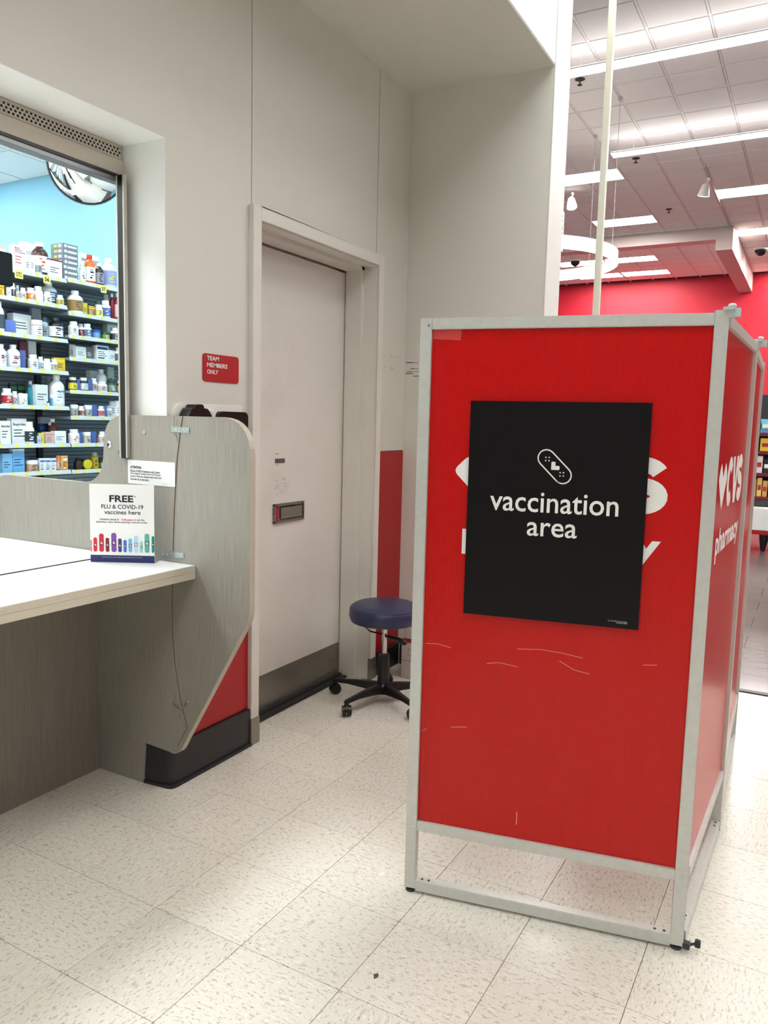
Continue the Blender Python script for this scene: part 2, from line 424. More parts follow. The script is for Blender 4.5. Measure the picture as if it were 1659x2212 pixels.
# ------------------------------------------------------------------ pharmacy front wall (panels with reveals)
XL = -3.0; WX1 = 2.03; WZ0, WZ1 = 0.84, 2.302; OX0, OX1, OZ = 2.528, 3.472, 2.143
q = MB()
q.box(XL, -.9, YW+.004, 2.2, 0, ZN); q.box(-.9, WX1, YW+.004, 2.2, WZ1, ZN); q.box(WX1, OX0, YW+.004, 2.2, 0, ZN)
q.box(OX0, OX1, YW+.004, 2.2, OZ, ZN); q.box(OX1, XC+.01, YW+.004, 2.2, 0, ZN)
wall_left = struct(obj('wall_left', q, darkgap, origin=(0, YW, 0)), 'off-white panelled pharmacy wall with the window and the door')
def wpanel(boxes, m=wallpaint, name='wall_panel'):
    q = MB()
    for b in boxes: q.box(*b)
    return obj(name, q, m, wall_left, bev=.0015)
q = MB(); q.prism([(-3, WZ1), (WX1, WZ1), (WX1, 1.2), (2.4885, 1.2), (2.4885, ZN-.001), (-3, ZN-.001)], lambda u, v, w: (u, w, v), YW, YW+.0045); obj('wall_panel', q, wallpaint, wall_left)
wpanel([(2.4925, 3.4775, YW, YW+.0045, OZ+.02, ZN-.001)])
wpanel([(3.4815, XC, YW, YW+.0045, 1.212, ZN-.001)])
wpanel([(3.50, XC, YW-.003, YW+.0045, .12, 1.21)], redband, 'red_band'); wpanel([(2.031, 2.48, YW-.003, YW+.0045, .16, 1.2)], redband, 'red_band')
# window reveals
q = MB(); q.box(WX1-.003, WX1+.001, YW+.0005, 2.2155, WZ0, WZ1-.003); q.box(-.9, WX1, YW+.0005, 2.2155, WZ1-.003, WZ1+.001)
obj('window_reveal', q, whitepaint, wall_left)
# back side of the wall inside the pharmacy
q = MB(); q.box(WX1+.004, 5.0, 2.2, 2.215, 0, 3.56); q.box(-3, WX1+.004, 2.2, 2.215, WZ1, 3.56); q.box(-3, -.9, 2.2, 2.215, 0, WZ1)
struct(obj('wall_pharmacy_inside', q, whitepaint), 'white inner face of the pharmacy wall')
# header (bulkhead) over the recess and the side wall / column
q = MB(); q.box(-3, XC, YF, 2.2, ZN, ZC-.001); struct(obj('wall_header', q, whitepaint, bev=.003), 'white bulkhead over the pharmacy recess')
q = MB(); q.box(XC, XE, YF, 2.2, 0, ZC-.001); side = struct(obj('wall_right', q, wallpaint, bev=.003), 'white side wall of the recess ending in a column')
q = MB(); q.box(-3, XC, YF+.002, YW, ZN-.003, ZN-.0005); struct(obj('ceiling_recess', q, wallpaint), 'plain underside of the bulkhead over the recess')
q = MB(); q.box(XC, XE, YF-.004, YF, 0, ZC-.002); obj('column_face', q, whitepaint, side)
# column base in black, torn tape marks on the side wall
q = MB(); q.box(XC-.012, XC, YF, 1.98, 0, .12); struct(obj('baseboard_right', q, blackr, bev=.002), 'black rubber baseboard along the recess side wall')
F = frame((XC-.0006, YW, 0), (0, -1, 0), (0, 0, 1)); q = MB()
for k in range(16):
    u = random.uniform(.0, .1); v = random.choice([1.615, 1.63, 1.64, 1.655, 1.688]); q.flat(rect(u, v, u+random.uniform(.012, .05), v+random.uniform(.002, .005)), lambda a, b, w: F(a, b, 0), 0)
(lambda o: o.__setitem__('kind', 'stuff'))(obj('tape_residue', q, mat('dirty_tape', (120, 112, 98), .7), side))
q = MB(); F2 = frame((3.56, YW-.0006, 0), (1, 0, 0), (0, 0, 1))
for k in range(12):
    u = random.uniform(.0, .2); v = random.choice([1.645, 1.652, 1.71, 1.72]); q.flat(rect(u, v, u+random.uniform(.01, .05), v+.0015), lambda a, b, w: F2(a, b, 0), 0)
(lambda o: o.__setitem__('kind', 'stuff'))(obj('tape_residue', q, mat('faint_tape', (165, 158, 146), .7), wall_left))
# baseboard under the red wedge with the curved outside corner
poly = rounded([(2.005, 2.105), (2.022, 1.984), (2.478, 1.984), (2.478, 2.0), (2.045, 2.0), (2.045, 2.105)], [0, .03, 0, 0, .01, 0], 5)
q = MB(); q.prism(poly, lambda u, v, w: (u, v, w), 0, .158)
poly2 = rounded([(1.998, 2.105), (2.012, 1.972), (2.478, 1.972), (2.478, 1.984), (2.03, 1.984), (2.012, 2.105)], [0, .03, 0, 0, .02, 0], 5)
q.prism(poly2, lambda u, v, w: (u, v, w), 0, .012)
struct(obj('baseboard_left', q, blackr, bev=.0015), 'black rubber cove base wrapping the wall end under the divider')
q = MB(); q.box(3.535, XC-.012, 1.985, YW, 0, .12); struct(obj('baseboard_left', q, blackr, bev=.002), 'black rubber baseboard between the door and the corner')

# ------------------------------------------------------------------ door
dr = struct(empty('door_1', (3.0, 2.17, 0)), 'scuffed off-white flush door with a steel kick plate')
q = MB(); q.box(2.56, 3.455, 2.16, 2.2, .012, OZ-.03); obj('door_leaf', q, doorpaint, dr, bev=.002)
q = MB(); q.box(2.575, 3.44, 2.1575, 2.1605, .022, .187); obj('kick_plate', q, steel, dr, bev=.0006)
q = MB(); q.box(OX0, OX1, 2.135, 2.162, 0, .02); q.box(OX0+.02, OX1-.03, 2.10, 2.14, 0, .012); obj('door_sweep', q, blackr, dr, bev=.004)
# frame: flat casing, jamb, stop
q = MB()
for x0, x1 in ((2.476, OX0), (OX1, 3.528)): q.box(x0, x1, 1.978, 2.03, 0 if x0 > 3 else 0, OZ+.053)
q.box(OX0, OX1, 1.978, 2.03, OZ, OZ+.053)
q.box(OX0-.001, OX0+.004, 1.99, 2.2, 0, OZ); q.box(OX1-.004, OX1+.001, 1.99, 2.2, 0, OZ); q.box(OX0, OX1, 1.99, 2.2, OZ-.004, OZ+.001)
q.box(OX0, OX0+.02, 2.06, 2.155, 0, OZ); q.box(OX1-.03, OX1, 2.06, 2.155, 0, OZ); q.box(OX0, OX1, 2.06, 2.155, OZ-.022, OZ)
obj('door_frame', q, framepaint, dr, bev=.002)
q = MB(); q.box(2.474, 2.53, 1.975, 1.978, 0, .115); q.box(2.472, 2.476, 1.975, 2.0, 0, .115); obj('corner_guard', q, steel, dr, bev=.0008)
q = MB(); q.box(OX1-.002, 3.53, 1.975, 1.978, 0, .115); q.box(OX1-.003, OX1, 1.975, 2.04, 0, .115); obj('corner_guard', q, steel, dr, bev=.0008)
# recessed pull
s0 = pt(590, 1100, 1, 2.158); s1 = pt(654, 1100, 1, 2.158); zc = pt(620, 1106, 1, 2.158).z
xa, xb = s0.x, s1.x; ha = .044
q = MB()
for b in ((xa, xb, zc-ha, zc-ha+.008), (xa, xb, zc+ha-.008, zc+ha), (xa, xa+.008, zc-ha, zc+ha), (xb-.008, xb, zc-ha, zc+ha)): q.box(b[0], b[1], 2.148, 2.16, b[2], b[3])
h = obj('cup_pull', q, steel, dr, bev=.001); h['label'] = 'steel recessed pull plate with a worn red inner edge'
q = MB(); q.box(xa+.045, xb-.012, 2.150, 2.158, zc-ha+.012, zc+ha-.014); obj('pull_flap', q, steel, h, bev=.004)
q = MB(); q.box(xa+.008, xa+.04, 2.156, 2.1585, zc-ha+.008, zc+ha-.008); obj('worn_red_edge', q, redband, h)
F = frame((0, 2.1585, 0), (1, 0, 0), (0, 0, 1)); q = MB()
b0 = pt(594, 991, 1, 2.1585); b1 = pt(616, 1000, 1, 2.1585); u = b0.x
while u < b1.x-.002:
    w = random.choice([.0012, .002, .003, .004]); q.flat(rect(u, b1.z, u+w, b0.z), lambda a, b, c: F(a, b, 0), 0); u += w+random.choice([.0012, .002])
q.flat(rect(b0.x, b0.z+.022, b0.x+.028, b0.z+.024), lambda a, b, c: F(a, b, 0), 0); q.flat(rect(b0.x, b1.z-.008, b0.x+.03, b1.z-.0065), lambda a, b, c: F(a, b, 0), 0)
obj('barcode_print', q, black, dr)
q = MB()
for k in range(40):
    uu = b0.x+random.uniform(-.005, .1); vv = b1.z-random.uniform(.07, .15); q.flat(rect(uu, vv, uu+random.uniform(.004, .02), vv+.0015), lambda a, b, c: F(a, b, 0), 0)
obj('sticker_residue', q, mat('residue', (172, 166, 156), .7), dr)

# wall sign
F = frame((2.21, YW-.004, 1.5), (1, 0, 0), (0, 0, 1))
sg = tag(empty('wall_sign', (2.31, YW-.004, 1.5)), 'small red plastic sign reading TEAM MEMBERS ONLY beside the door', 'sign')
q = MB(); q.prism(rrect(0, 0, .202, .102+.0, .012), F, -.004, 0); 
obj('sign_plate', q, signred, sg)
q = MB(); text(q, 'TEAM', F, .020, .078, .086, .094, .0006, .02); text(q, 'MEMBERS', F, .020, .053, .134, .069, .0006, .02); text(q, 'ONLY', F, .020, .028, .082, .044, .0006, .02)
obj('lettering', q, white, sg)

# wall-mounted devices behind the divider
t = tag(empty('dispenser', (2.13, YW-.0, 1.25)), 'black rounded dispenser on a white oval back plate over the divider', 'dispenser')
q = MB(); F = frame((2.045, YW, 1.25), (1, 0, 0), (0, 0, 1)); q.prism(rrect(0, 0, .135, .165, .05, 6), F, 0, .012); obj('back_plate', q, white, t)
q = MB(); F = frame((2.07, YW-.012, 1.26), (1, 0, 0), (0, 0, 1))
q.prism(rounded([(0, 0), (.125, 0), (.125, .11), (.098, .138), (.08, .138), (.075, .152), (.04, .152), (.035, .138), (.02, .138), (0, .11)], [.01, .01, .03, .02, .004, .01, .01, .004, .02, .03], 3), F, 0, .055); obj('body', q, blacksat, t, bev=.004)
t = tag(empty('card_reader', (2.33, YW-.0, 1.25)), 'black box-shaped reader on a white wall plate next to the door casing', 'reader')
q = MB(); F = frame((2.20, YW, 1.24), (1, 0, 0), (0, 0, 1)); q.prism(rrect(0, 0, .235, .175, .008), F, 0, .006); obj('wall_plate', q, white, t, bev=.002)
q = MB(); F = frame((2.225, YW-.006, 1.25), (1, 0, 0), (0, 0, 1)); q.prism(rrect(0, 0, .03, .145, .01), F, 0, .03); obj('side_bracket', q, white, t, bev=.002)
q = MB(); F = frame((2.24, YW-.006, 1.25), (1, 0, 0), (0, 0, 1)); q.prism(rrect(0, 0, .17, .14, .02), F, 0, .05); obj('body', q, blacksat, t, bev=.003)

# ------------------------------------------------------------------ window: rolled shutter housing, grille, rail
wn = struct(empty('window_1', (.6, 2.21, WZ0)), 'pharmacy service window with a raised rolling shutter')
y = 2.2
q = MB(); hole = .0078; pitch = .0155; x = 1.15; rows = [2.266, 2.2765, 2.287]
# perforated strip: quads around real holes
xs = [.2, 1.15]; k = 0
while x < WX1-.014: xs += [x, x+hole]; x += pitch
for r, zc_ in enumerate((2.264, 2.275, 2.286)):
    off = pitch/2 if r % 2 else 0
    z0, z1 = zc_-.0055, zc_+.0055; za, zb = zc_-.0034, zc_+.0034
    x = 1.15+off; last = .2 if True else 0
    while x < WX1-.012:
        q.add([(last, y, z0), (x, y, z0), (x, y, z1), (last, y, z1)], [(0, 1, 2, 3)])
        q.add([(x, y, z0), (x+hole, y, z0), (x+hole, y, za), (x, y, za)], [(0, 1, 2, 3)])
        q.add([(x, y, zb), (x+hole, y, zb), (x+hole, y, z1), (x, y, z1)], [(0, 1, 2, 3)])
        last = x+hole; x += pitch
    q.add([(last, y, z0), (WX1-.006, y, z0), (WX1-.006, y, z1), (last, y, z1)], [(0, 1, 2, 3)])
obj('perforated_grille', q, mat('perforated_metal', (206, 202, 192), .4), wn)
q = MB(); q.box(-.9, WX1-.005, 2.203, 2.21, 2.255, 2.294); obj('dark_backing', q, darkgap, wn)
beige = mat('beige_shutter_metal', (206, 198, 184), .4)
q = MB(); q.box(-.9, WX1-.004, 2.195, 2.215, 2.290, 2.298); q.box(-.9, WX1-.004, 2.194, 2.215, 2.249, 2.2585); q.box(-.9, WX1-.004, 2.19, 2.30, 2.196, 2.249); obj('shutter_housing', q, beige, wn, bev=.002)
q = MB(); q.box(-.9, WX1-.004, 2.186, 2.22, 2.186, 2.1955); obj('rubber_seal', q, blackp, wn, bev=.001)
q = MB(); q.box(-.9, WX1-.01, 2.188, 2.225, 2.170, 2.186); obj('bottom_bar', q, mat('bar_metal', (140, 146, 148), .35, .6), wn, bev=.002)
# guide rail down the jamb, in front of the divider
q = MB(); q.box(1.985, 1.999, 2.150, 2.158, 1.215, 2.19); q.box(1.985, 1.999, 2.182, 2.190, 1.215, 2.19); q.box(1.999, WX1-.003, 2.187, 2.190, 1.37, 2.19)
g1 = obj('guide_rail', q, mat('rail_metal', (200, 196, 186), .35, .3), wn, bev=.001)
q = MB(); q.box(1.9865, 1.9995, 2.158, 2.182, 1.213, 2.19); obj('brush_seal', q, blacksat, g1)
q = MB(); q.lathe([(0, -.006), (.008, -.006), (.008, .004), (0, .004)], (1.994, 2.194, 1.232), 14, 'x'); obj('stop_bolt', q, chrome, g1, smooth=True)

# ------------------------------------------------------------------ counter: worktop, base panel
CT = .857
t = tag(empty('worktop', (.6, 2.0, CT-.047)), 'white pharmacy worktop running left out of the picture from the grey divider', 'counter')
q = MB(); q.box(-.9, 1.998, 1.845, 2.208, CT-.047, CT); s1_ = obj('front_slab', q, worktop, t, bev=.0015)
q = MB(); q.box(-.9, 1.998, 2.228, 2.92, CT-.047, CT); obj('rear_slab', q, worktop, t, bev=.0015)
q = MB(); q.box(-.9, 1.9985, 1.8435, 1.8452, CT-.0225, CT-.001); q.box(-.9, 1.9985, 1.8438, 1.8452, CT-.047, CT-.0235); obj('edge_band', q, wedge1, t)
q = MB(); q.box(-.9, 1.998, 2.208, 2.228, CT-.047, CT-.004); q.box(-.9, 1.998, 2.2155, 2.2195, CT-.004, CT+.001); obj('shutter_channel', q, mat('channel', (70, 60, 58), .6), t)
q = MB(); q.box(1.985, 1.9995, 1.93, 1.955, CT-.057, CT-.047); obj('angle_bracket', q, lamedge, t, bev=.001)
t = tag(empty('knee_wall', (.6, 2.36, 0)), 'taupe laminate knee panel under the white worktop', 'counter base')
q = MB(); q.box(-.9, 1.9995, 2.34, 2.365, 0, CT-.0475); obj('panel', q, lamk, t)

# ------------------------------------------------------------------ divider between window and door
poly = [(2.34, 0), (2.34, CT-.05), (2.93, CT-.05), (2.93, 1.075), (2.885, 1.116)]
pts = [(2.366, 0), (2.366, .8), (2.93, .8), (2.93, 1.116), (2.29, 1.112), (2.285, 1.367), (1.607, 1.367), (1.607, .70), (1.93, .150), (2.094, .158), (2.106, 0)]
R_ = [0, 0, 0, .08, .13, .11, .13, .035, .035, .0, 0]
poly = rounded(pts, R_, 8)
q = MB(); q.prism([(a, b) for a, b in poly], lambda u, v, w: (w, u, v), 2.0, 2.025)
dv = tag(empty('privacy_divider', (2.0125, 2.1, 0)), 'tall grey laminate privacy divider with a cracked and bracketed face beside the window', 'divider')
obj('panel', q, lam, dv, bev=.001)
# edge banding seen along the front end
edge = [(a, b) for a, b in poly if True]
q = MB(); n = len(edge)
cx_ = 2.05; cz_ = .8
eb = [p for p in edge if p[0] < 2.30 and p[1] > .1 and not (p[1] < .17 and p[0] > 1.99)]
for i in range(n):
    a = edge[i]; b = edge[(i+1) % n]
    if a in eb and b in eb:
        d = Vector((b[0]-a[0], b[1]-a[1]));
        if d.length < 1e-5: continue
        nn = Vector((d.y, -d.x)).normalized()*.0012
        if (Vector(a)+nn-Vector((2.0, .8))).length < (Vector(a)-nn-Vector((2.0, .8))).length: nn = -nn
        o1 = (a[0]+nn.x, a[1]+nn.y); o2 = (b[0]+nn.x, b[1]+nn.y)
        q.add([(2.0, a[0], a[1]), (2.0, b[0], b[1]), (2.0, *o2), (2.0, *o1), (2.0265, a[0], a[1]), (2.0265, b[0], b[1]), (2.0265, *o2), (2.0265, *o1)],
              [(0, 1, 2, 3), (4, 7, 6, 5), (3, 2, 6, 7), (0, 4, 5, 1)])
obj('edge_band', q, lamedge, dv)
FD = frame((2.0, 0, 0), (0, -1, 0), (0, 0, 1))      # u = -Y
def dpt(x, y): p = pt(x, y, 0, 2.0); return (-p.y, p.z)
q = MB(); cr1 = [dpt(*p) for p in ((395, 900), (390, 928), (388, 950), (383, 990), (379, 1060), (376, 1120), (374, 1190))]
for r in ribbon(cr1, .0045): q.flat(r, FD, .0008)
cr2 = [dpt(*p) for p in ((373, 1262), (372, 1290), (373, 1370), (378, 1430), (385, 1480), (392, 1520), (399, 1548), (405, 1572))]
for r in ribbon(cr2, .003): q.flat(r, FD, .0008)
for r in ribbon([dpt(*p) for p in ((405, 1572), (392, 1595), (384, 1612))], .0022): q.flat(r, FD, .0008)
obj('crack', q, brown, dv)
q = MB()
for pth in (((376, 900), (377, 930), (385, 955)), ((384, 905), (381, 940), (388, 950)), ((380, 1500), (376, 1525), (386, 1530)), ((386, 1540), (394, 1560), (403, 1572))):
    for r in ribbon([dpt(*p) for p in pth], .001): q.flat(r, FD, .0008)
obj('hairline_cracks', q, mat('hairline', (90, 84, 76), .8), dv)['kind'] = 'stuff'
def bracket(x0, y0, x1, y1, h=.019):
    a = Vector(dpt(x0, y0)); b = Vector(dpt(x1, y1)); d = (b-a).normalized(); n_ = Vector((-d.y, d.x))
    q = MB(); q.prism([tuple(a+n_*h/2), tuple(a-n_*h/2), tuple(b-n_*h/2), tuple(b+n_*h/2)], FD, .0005, .003)
    br = obj('mending_plate', q, zinc, dv, bev=.0006)
    for f_ in (.08, .28, .7, .9):
        c = a+(b-a)*f_; p = FD(c.x, c.y, .003); q = MB(); q.lathe([(0, -.0016), (.0028, -.0012), (.0036, .0004), (0, .0004)], (p.x, p.y, p.z), 10, 'x'); obj('screw', q, chrome, br, smooth=True)
bracket(371, 927, 410, 930); bracket(349, 1197, 398, 1200)
bracket(376, 1518, 391, 1529, .009); bracket(394, 1529, 407, 1515, .009)
p = dpt(236, 960); c = FD(p[0], p[1], 0); q = MB(); q.lathe([(0, -.004), (.009, -.004), (.0125, -.002), (.0125, .0005), (0, .0005)], tuple(c), 20, 'x'); lk = obj('cam_lock', q, chrome, dv, smooth=True)
q = MB(); q.lathe([(0, -.0056), (.004, -.0056), (.004, -.004), (0, -.004)], tuple(c), 12, 'x'); obj('keyhole', q, blackp, lk)
p = dpt(312, 934); c = FD(p[0], p[1], 0); q = MB(); q.lathe([(0, -.004), (.006, -.003), (.0075, .0005), (0, .0005)], tuple(c), 16, 'x'); obj('plug_cap', q, lamedge, dv, smooth=True)
# attention notice
a = dpt(277, 993); b = dpt(379, 1050); c = dpt(378, 997); d = dpt(281, 1044)
t = tag(empty('notice_card', tuple(FD((a[0]+b[0])/2, b[1], .002))), 'white ATTENTION notice card stuck on the divider above the counter sign', 'notice')
FN = frame(FD(a[0], min(b[1], d[1]), .0), (0, -1, .0), (0, 0, 1)); wN = b[0]-a[0]; hN = a[1]-min(b[1], d[1])
q = MB(); q.prism(rrect(0, 0, wN, hN, .005), FN, .0006, .0022); obj('card', q, paper, t)
q = MB(); text(q, 'ATTENTION:', FN, .012, hN-.030, .068, hN-.0205, .0026, .04)
for k, s_ in enumerate(('Effective 9/1/2022 Promethazine with Codeine', 'will no longer be available at any CVS Pharmacy', 'locations. Pharmacy colleagues will contact your', 'Prescriber for an alternative.')):
    wd = (.145, .149, .154, .092)[k]; text(q, s_, FN, .012, hN-.0425-.0098*k, .012+wd, hN-.0345-.0098*k, .0026, .012)
text(q, 'CVS Pharmacy notice', FN, wN-.058, .006, wN-.012, .009, .0026)
obj('lettering', q, black, t)

# counter-top sign
pl_ = pt(196, 1214, 2, CT); pr_ = pt(334, 1217, 2, CT)
ex = Vector((pr_.x-pl_.x, pr_.y-pl_.y, 0)); wS = ex.length; ex.normalize()
hS = None
lo, hi = .1, .5
for _ in range(40):
    m_ = (lo+hi)/2; d_ = Vector((pl_.x, pl_.y, CT+m_))-CAM; yy = 1106-FPX*d_.dot(cu)/d_.dot(fwd)
    lo, hi = (m_, hi) if yy > 1045 else (lo, m_)
hS = lo
t = tag(empty('counter_sign', ((pl_.x+pr_.x)/2, (pl_.y+pr_.y)/2, CT)), 'white card sign about free vaccines standing on the worktop by the divider', 'sign')
FS = frame((pl_.x, pl_.y, CT), tuple(ex), (0, 0, 1))
q = MB(); q.prism(rect(0, 0.0004, wS, hS), FS, -.004, 0); o = obj('card', q, paper, t)
q = MB(); q.prism(rect(0.0, 0.0004, wS, .004), FS, -.06, -.0045); q.prism(rect(.0, .0004, wS, hS*.98), FS, -.0062, -.0045); obj('acrylic_stand', q, mat('clear_acrylic', (225, 232, 232), .08, trans=.8), t)
q = MB(); q.flat(rect(0, 0.001, wS, hS*.095), FS, .0004); obj('navy_band', q, navyp, t)
U = wS/585.; V = hS/715.
def sv(y): return (1485-y)*V      # crop pixel rows of the sign
def su(x): return (x-65)*U
q = MB(); text(q, 'FREE', FS, su(245), sv(930), su(463), sv(868), .0006, .03); text(q, '*', FS, su(469), sv(886), su(487), sv(868), .0006, .0)
text(q, 'FLU & COVID-19', FS, su(172), sv(992), su(552), sv(953), .0006, .012)
text(q, 'vaccines here', FS, su(197), sv(1042), su(527), sv(1003), .0006, .012)
text(q, 'Schedule ahead at                    or ask the', FS, su(157), sv(1097), su(562), sv(1080), .0006, .012)
text(q, 'pharmacy team about getting a vaccine today.', FS, su(122), sv(1124), su(592), sv(1105), .0006, .012)
obj('lettering', q, black, t)
q = MB(); text(q, 'CVS.com', FS, su(352), sv(1098), su(452), sv(1081), .0007, .03); o = obj('lettering', q, redp, t)
q = MB(); text(q, 'You must be at least 3 years of age. Restrictions apply. See store for details.', FS, su(168), sv(1440), su(538), sv(1431), .0007); obj('lettering', q, white, t)
def heart(s, cx_, cy_, rot=0, r=.1):
    P = [(0, 0), (-.5, .5), (-.25, .75), (0, .5), (.25, .75), (.5, .5)]
    P = rounded(P, [.03*1, r, r, 0, r, r], 4)
    k, q_ = math.cos(rot), math.sin(rot)
    return [(cx_+s*(a*k-(b-.4)*q_), cy_+s*(a*q_+(b-.4)*k)) for a, b in P]
bands = [(68, 1280, 22, (232, 110, 140)), (111, 1258, 34, (214, 34, 44)), (167, 1220, 42, (206, 28, 40)), (221, 1258, 32, (122, 20, 34)), (280, 1212, 46, (128, 74, 160)), (335, 1262, 32, (74, 38, 120)),
         (382, 1275, 28, (36, 110, 200)), (430, 1260, 34, (112, 184, 222)), (482, 1236, 38, (178, 214, 236)), (531, 1283, 26, (150, 208, 192)), (583, 1213, 44, (84, 176, 156)), (640, 1235, 30, (20, 128, 104))]
hm = MB(); dk = MB()
for x, ytop, w, col in bands:
    u0, u1 = max(0.0005, su(x-w/2)), min(wS-.0005, su(x+w/2)); v1, v0 = sv(ytop), sv(1388); full = (u1-u0)
    q = MB(); q.flat(rrect(u0, v0, u1, v1, min(full*.49, U*w*.45), 5), FS, .0006); obj('printed_bandage', q, mat('bandage_%d_%d_%d' % col, col, .45), t)
    vm = (v0+v1)/2; pad = U*w*.55; dk.flat(rect(u0, vm-pad, u1, vm+pad*.8), FS, .0008); hm.flat(heart(U*w*.62, (u0+u1)/2, vm-pad*.1, math.radians(-60)), FS, .0010)
obj('bandage_pads', dk, mat('pad_tint', (86, 60, 96), .5, alpha=.35), t); obj('printed_hearts', hm, white, t)

# ------------------------------------------------------------------ folding screen
PA = Vector((1.907, .955, 0)); PB = Vector((2.0509, .2035, 0)); PC = Vector((2.793, .185, 0)); PD = Vector((3.654, .212, 0))
HS = 1.645
def letterC(cx_, cy_, w, h, sw):
    return ribbon([(cx_+(w-sw)/2*math.cos(math.radians(a)), cy_+(h-sw)/2*math.sin(math.radians(a))) for a in range(38, 323, 12)], sw)
def letterS(cx_, cy_, w, h, sw):
    ra = (w-sw)/2; rb = (h-sw)/4
    P = [(cx_+ra*math.cos(math.radians(a)), cy_+rb+rb*math.sin(math.radians(a))) for a in range(18, 271, 14)]
    P += [(cx_+ra*math.cos(math.radians(a)), cy_-rb+rb*math.sin(math.radians(a))) for a in range(90, -163, -14)][1:]
    return ribbon(P, sw)
def logo(q, F, s0, w):
    k = w/.552
    for r in letterC(s0+k*.245, .0, k*.118, .142, .036*k): q.flat(r, F, w_)
def screen_panel(A, B, label, with_logo, lp=True, nz=HS):
    d = (B-A); Ln = d.length; d.normalize()
    # u from left as seen from the front; front faces the camera side
    F = frame(A, tuple(d), (0, 0, 1))
    mid = (A+B)/2
    t = tag(empty('screen_panel', (mid.x, mid.y, 0)), label, 'screen', 'hinged panels of the red folding screen')
    t.rotation_euler[2] = 0
    th = -.030; pw = .032
    def P(name, u0, u1, v0, v1, m=alu, w0=th, w1=0, par=t, bev=.0015):
        q = MB(); q.prism(rect(u0, v0, u1, v1), F, w0, w1); return obj(name, q, m, par, bev=bev)
    pl0 = pw if lp else 0.0
    pl1 = P('post', 0, pw, .014, nz) if lp else None; pr1 = P('post', Ln-pw, Ln, .014, nz+.006)
    P('top_rail', pl0, Ln-pw, nz-.030, nz, w0=-.027, w1=-.002); r1 = P('middle_rail', pl0, Ln-pw, .192, .222, w0=-.027, w1=-.002); r2 = P('bottom_rail', pl0, Ln-pw, .008, .040, w0=-.029, w1=-.001)
    # infill panel: local x along the sheet so the flutes stand upright
    q = MB(); q.box(-Ln/2+pl0-(.004 if lp else 0), Ln/2-pw+.004, -.003, .003, 0, nz-.245)
    me = mesh(q, 'infill'); pos = F(Ln/2, .2195, -.014); o = put('infill_sheet', me, redc, t, pos-t.location); o.rotation_euler[2] = math.atan2(d.y, d.x)
    # screws
    for (par, u, v) in ((pl1, pw*.62, .208), (pl1, pw*.62, .022), (pl1, pw*.75, nz-.02), (pr1, Ln-pw*.4, .208)):
        if par is None: continue
        c = F(u, v, .0005); q = MB(); q.prism(circ(u, v, .0035, 10), F, -.001, .0015); obj('screw', q, chrome, par)
    for k, u in enumerate((pw+.018, pw+.038, Ln-pw-.016, Ln-pw-.04)):
        q2 = MB(); c = F(u, .04, -.014); q2.lathe([(0, 0), (.0038, 0), (.0038, .0012), (0, .0014)], (c.x, c.y, .040), 10); obj('screw', q2, dark, r2)
    for u in (.016, Ln-.016):
        c = F(u, 0, -.015); q = MB(); q.lathe([(0, 0), (.013, 0), (.015, .003), (.013, .008), (.005, .009), (.005, .016), (0, .016)], (c.x, c.y, 0), 16); obj('levelling_foot', q, dark, t, smooth=True)
    if with_logo:
        s0, s1 = (.102, .654) if lp else (.070, .622); z0, z1 = 1.150, 1.292; q = MB(); w_ = -.0108
        k = (s1-s0)
        q.flat(heart(.175, s0+.0875, 1.222, 0, .10), F, w_+.0001)
        for r in letterC(s0+.243, (z0+z1)/2, .125, z1-z0, .039): q.flat(r, F, w_)
        vx = s0+.300; vw = .135
        q.flat([(vx, z1-.002), (vx+.045, z1-.002), (vx+vw/2, z0+.046), (vx+vw-.045, z1-.002), (vx+vw, z1-.002), (vx+vw/2+.024, z0+.002), (vx+vw/2-.024, z0+.002)], F, w_)
        for r in letterS(s1-.064, (z0+z1)/2, .128, z1-z0+.004, .040): q.flat(r, F, w_)
        text(q, 'pharmacy', F, s0+.031, 1.012, s0+.543, 1.103, w_, .028)
        obj('logo_print', q, white, t)
    return t, F, Ln
L1 = 'front red fluted panel of the aluminium folding screen, behind the black poster'
p1, F1, Ln1 = screen_panel(PA, PB, L1, True)
p2, F2, Ln2 = screen_panel(Vector((2.0835, .2015, 0)), PC, 'glossy red side panel of the folding screen with the full heart logo', True, False)
p3, F3, Ln3 = screen_panel(PC+Vector((.012, .002, 0)), PD, 'far red panel of the folding screen next to the dark plank floor', False)
PE = Vector((3.62, .93, 0)); p4, F4, Ln4 = screen_panel(PE, PD+Vector((-.01, .03, 0)), 'rear panel closing the folding screen, only its top rail showing', False)
# corner joints
for (pp, P0, lab) in ((p1, PB, 1), (p2, PC, 2)):
    q = MB(); q.box(P0.x-.014, P0.x+.016, P0.y-.012, P0.y+.014, HS+.004, HS+.012); q.box(P0.x-.002, P0.x+.026, P0.y-.024, P0.y+.002, HS-.012, HS+.010)
    q.lathe([(0, 0), (.010, 0), (.010, .006), (.006, .009), (0, .009)], (P0.x+.006, P0.y-.004, HS+.012), 14)
    obj('hinge_clamp', q, mat('clamp_metal', (214, 218, 216), .3, .5), pp, bev=.0015)
    if lab == 2: continue
    q = MB(); q.box(P0.x-.002, P0.x+.018, P0.y-.016, P0.y+.002, .010, .026); q.tube([(P0.x+.01, P0.y-.014, .020), (P0.x+.02, P0.y-.028, .022)], .004); q.box(P0.x+.014, P0.x+.026, P0.y-.040, P0.y-.026, .014, .034)
    obj('floor_clamp', q, dark, pp, bev=.002)
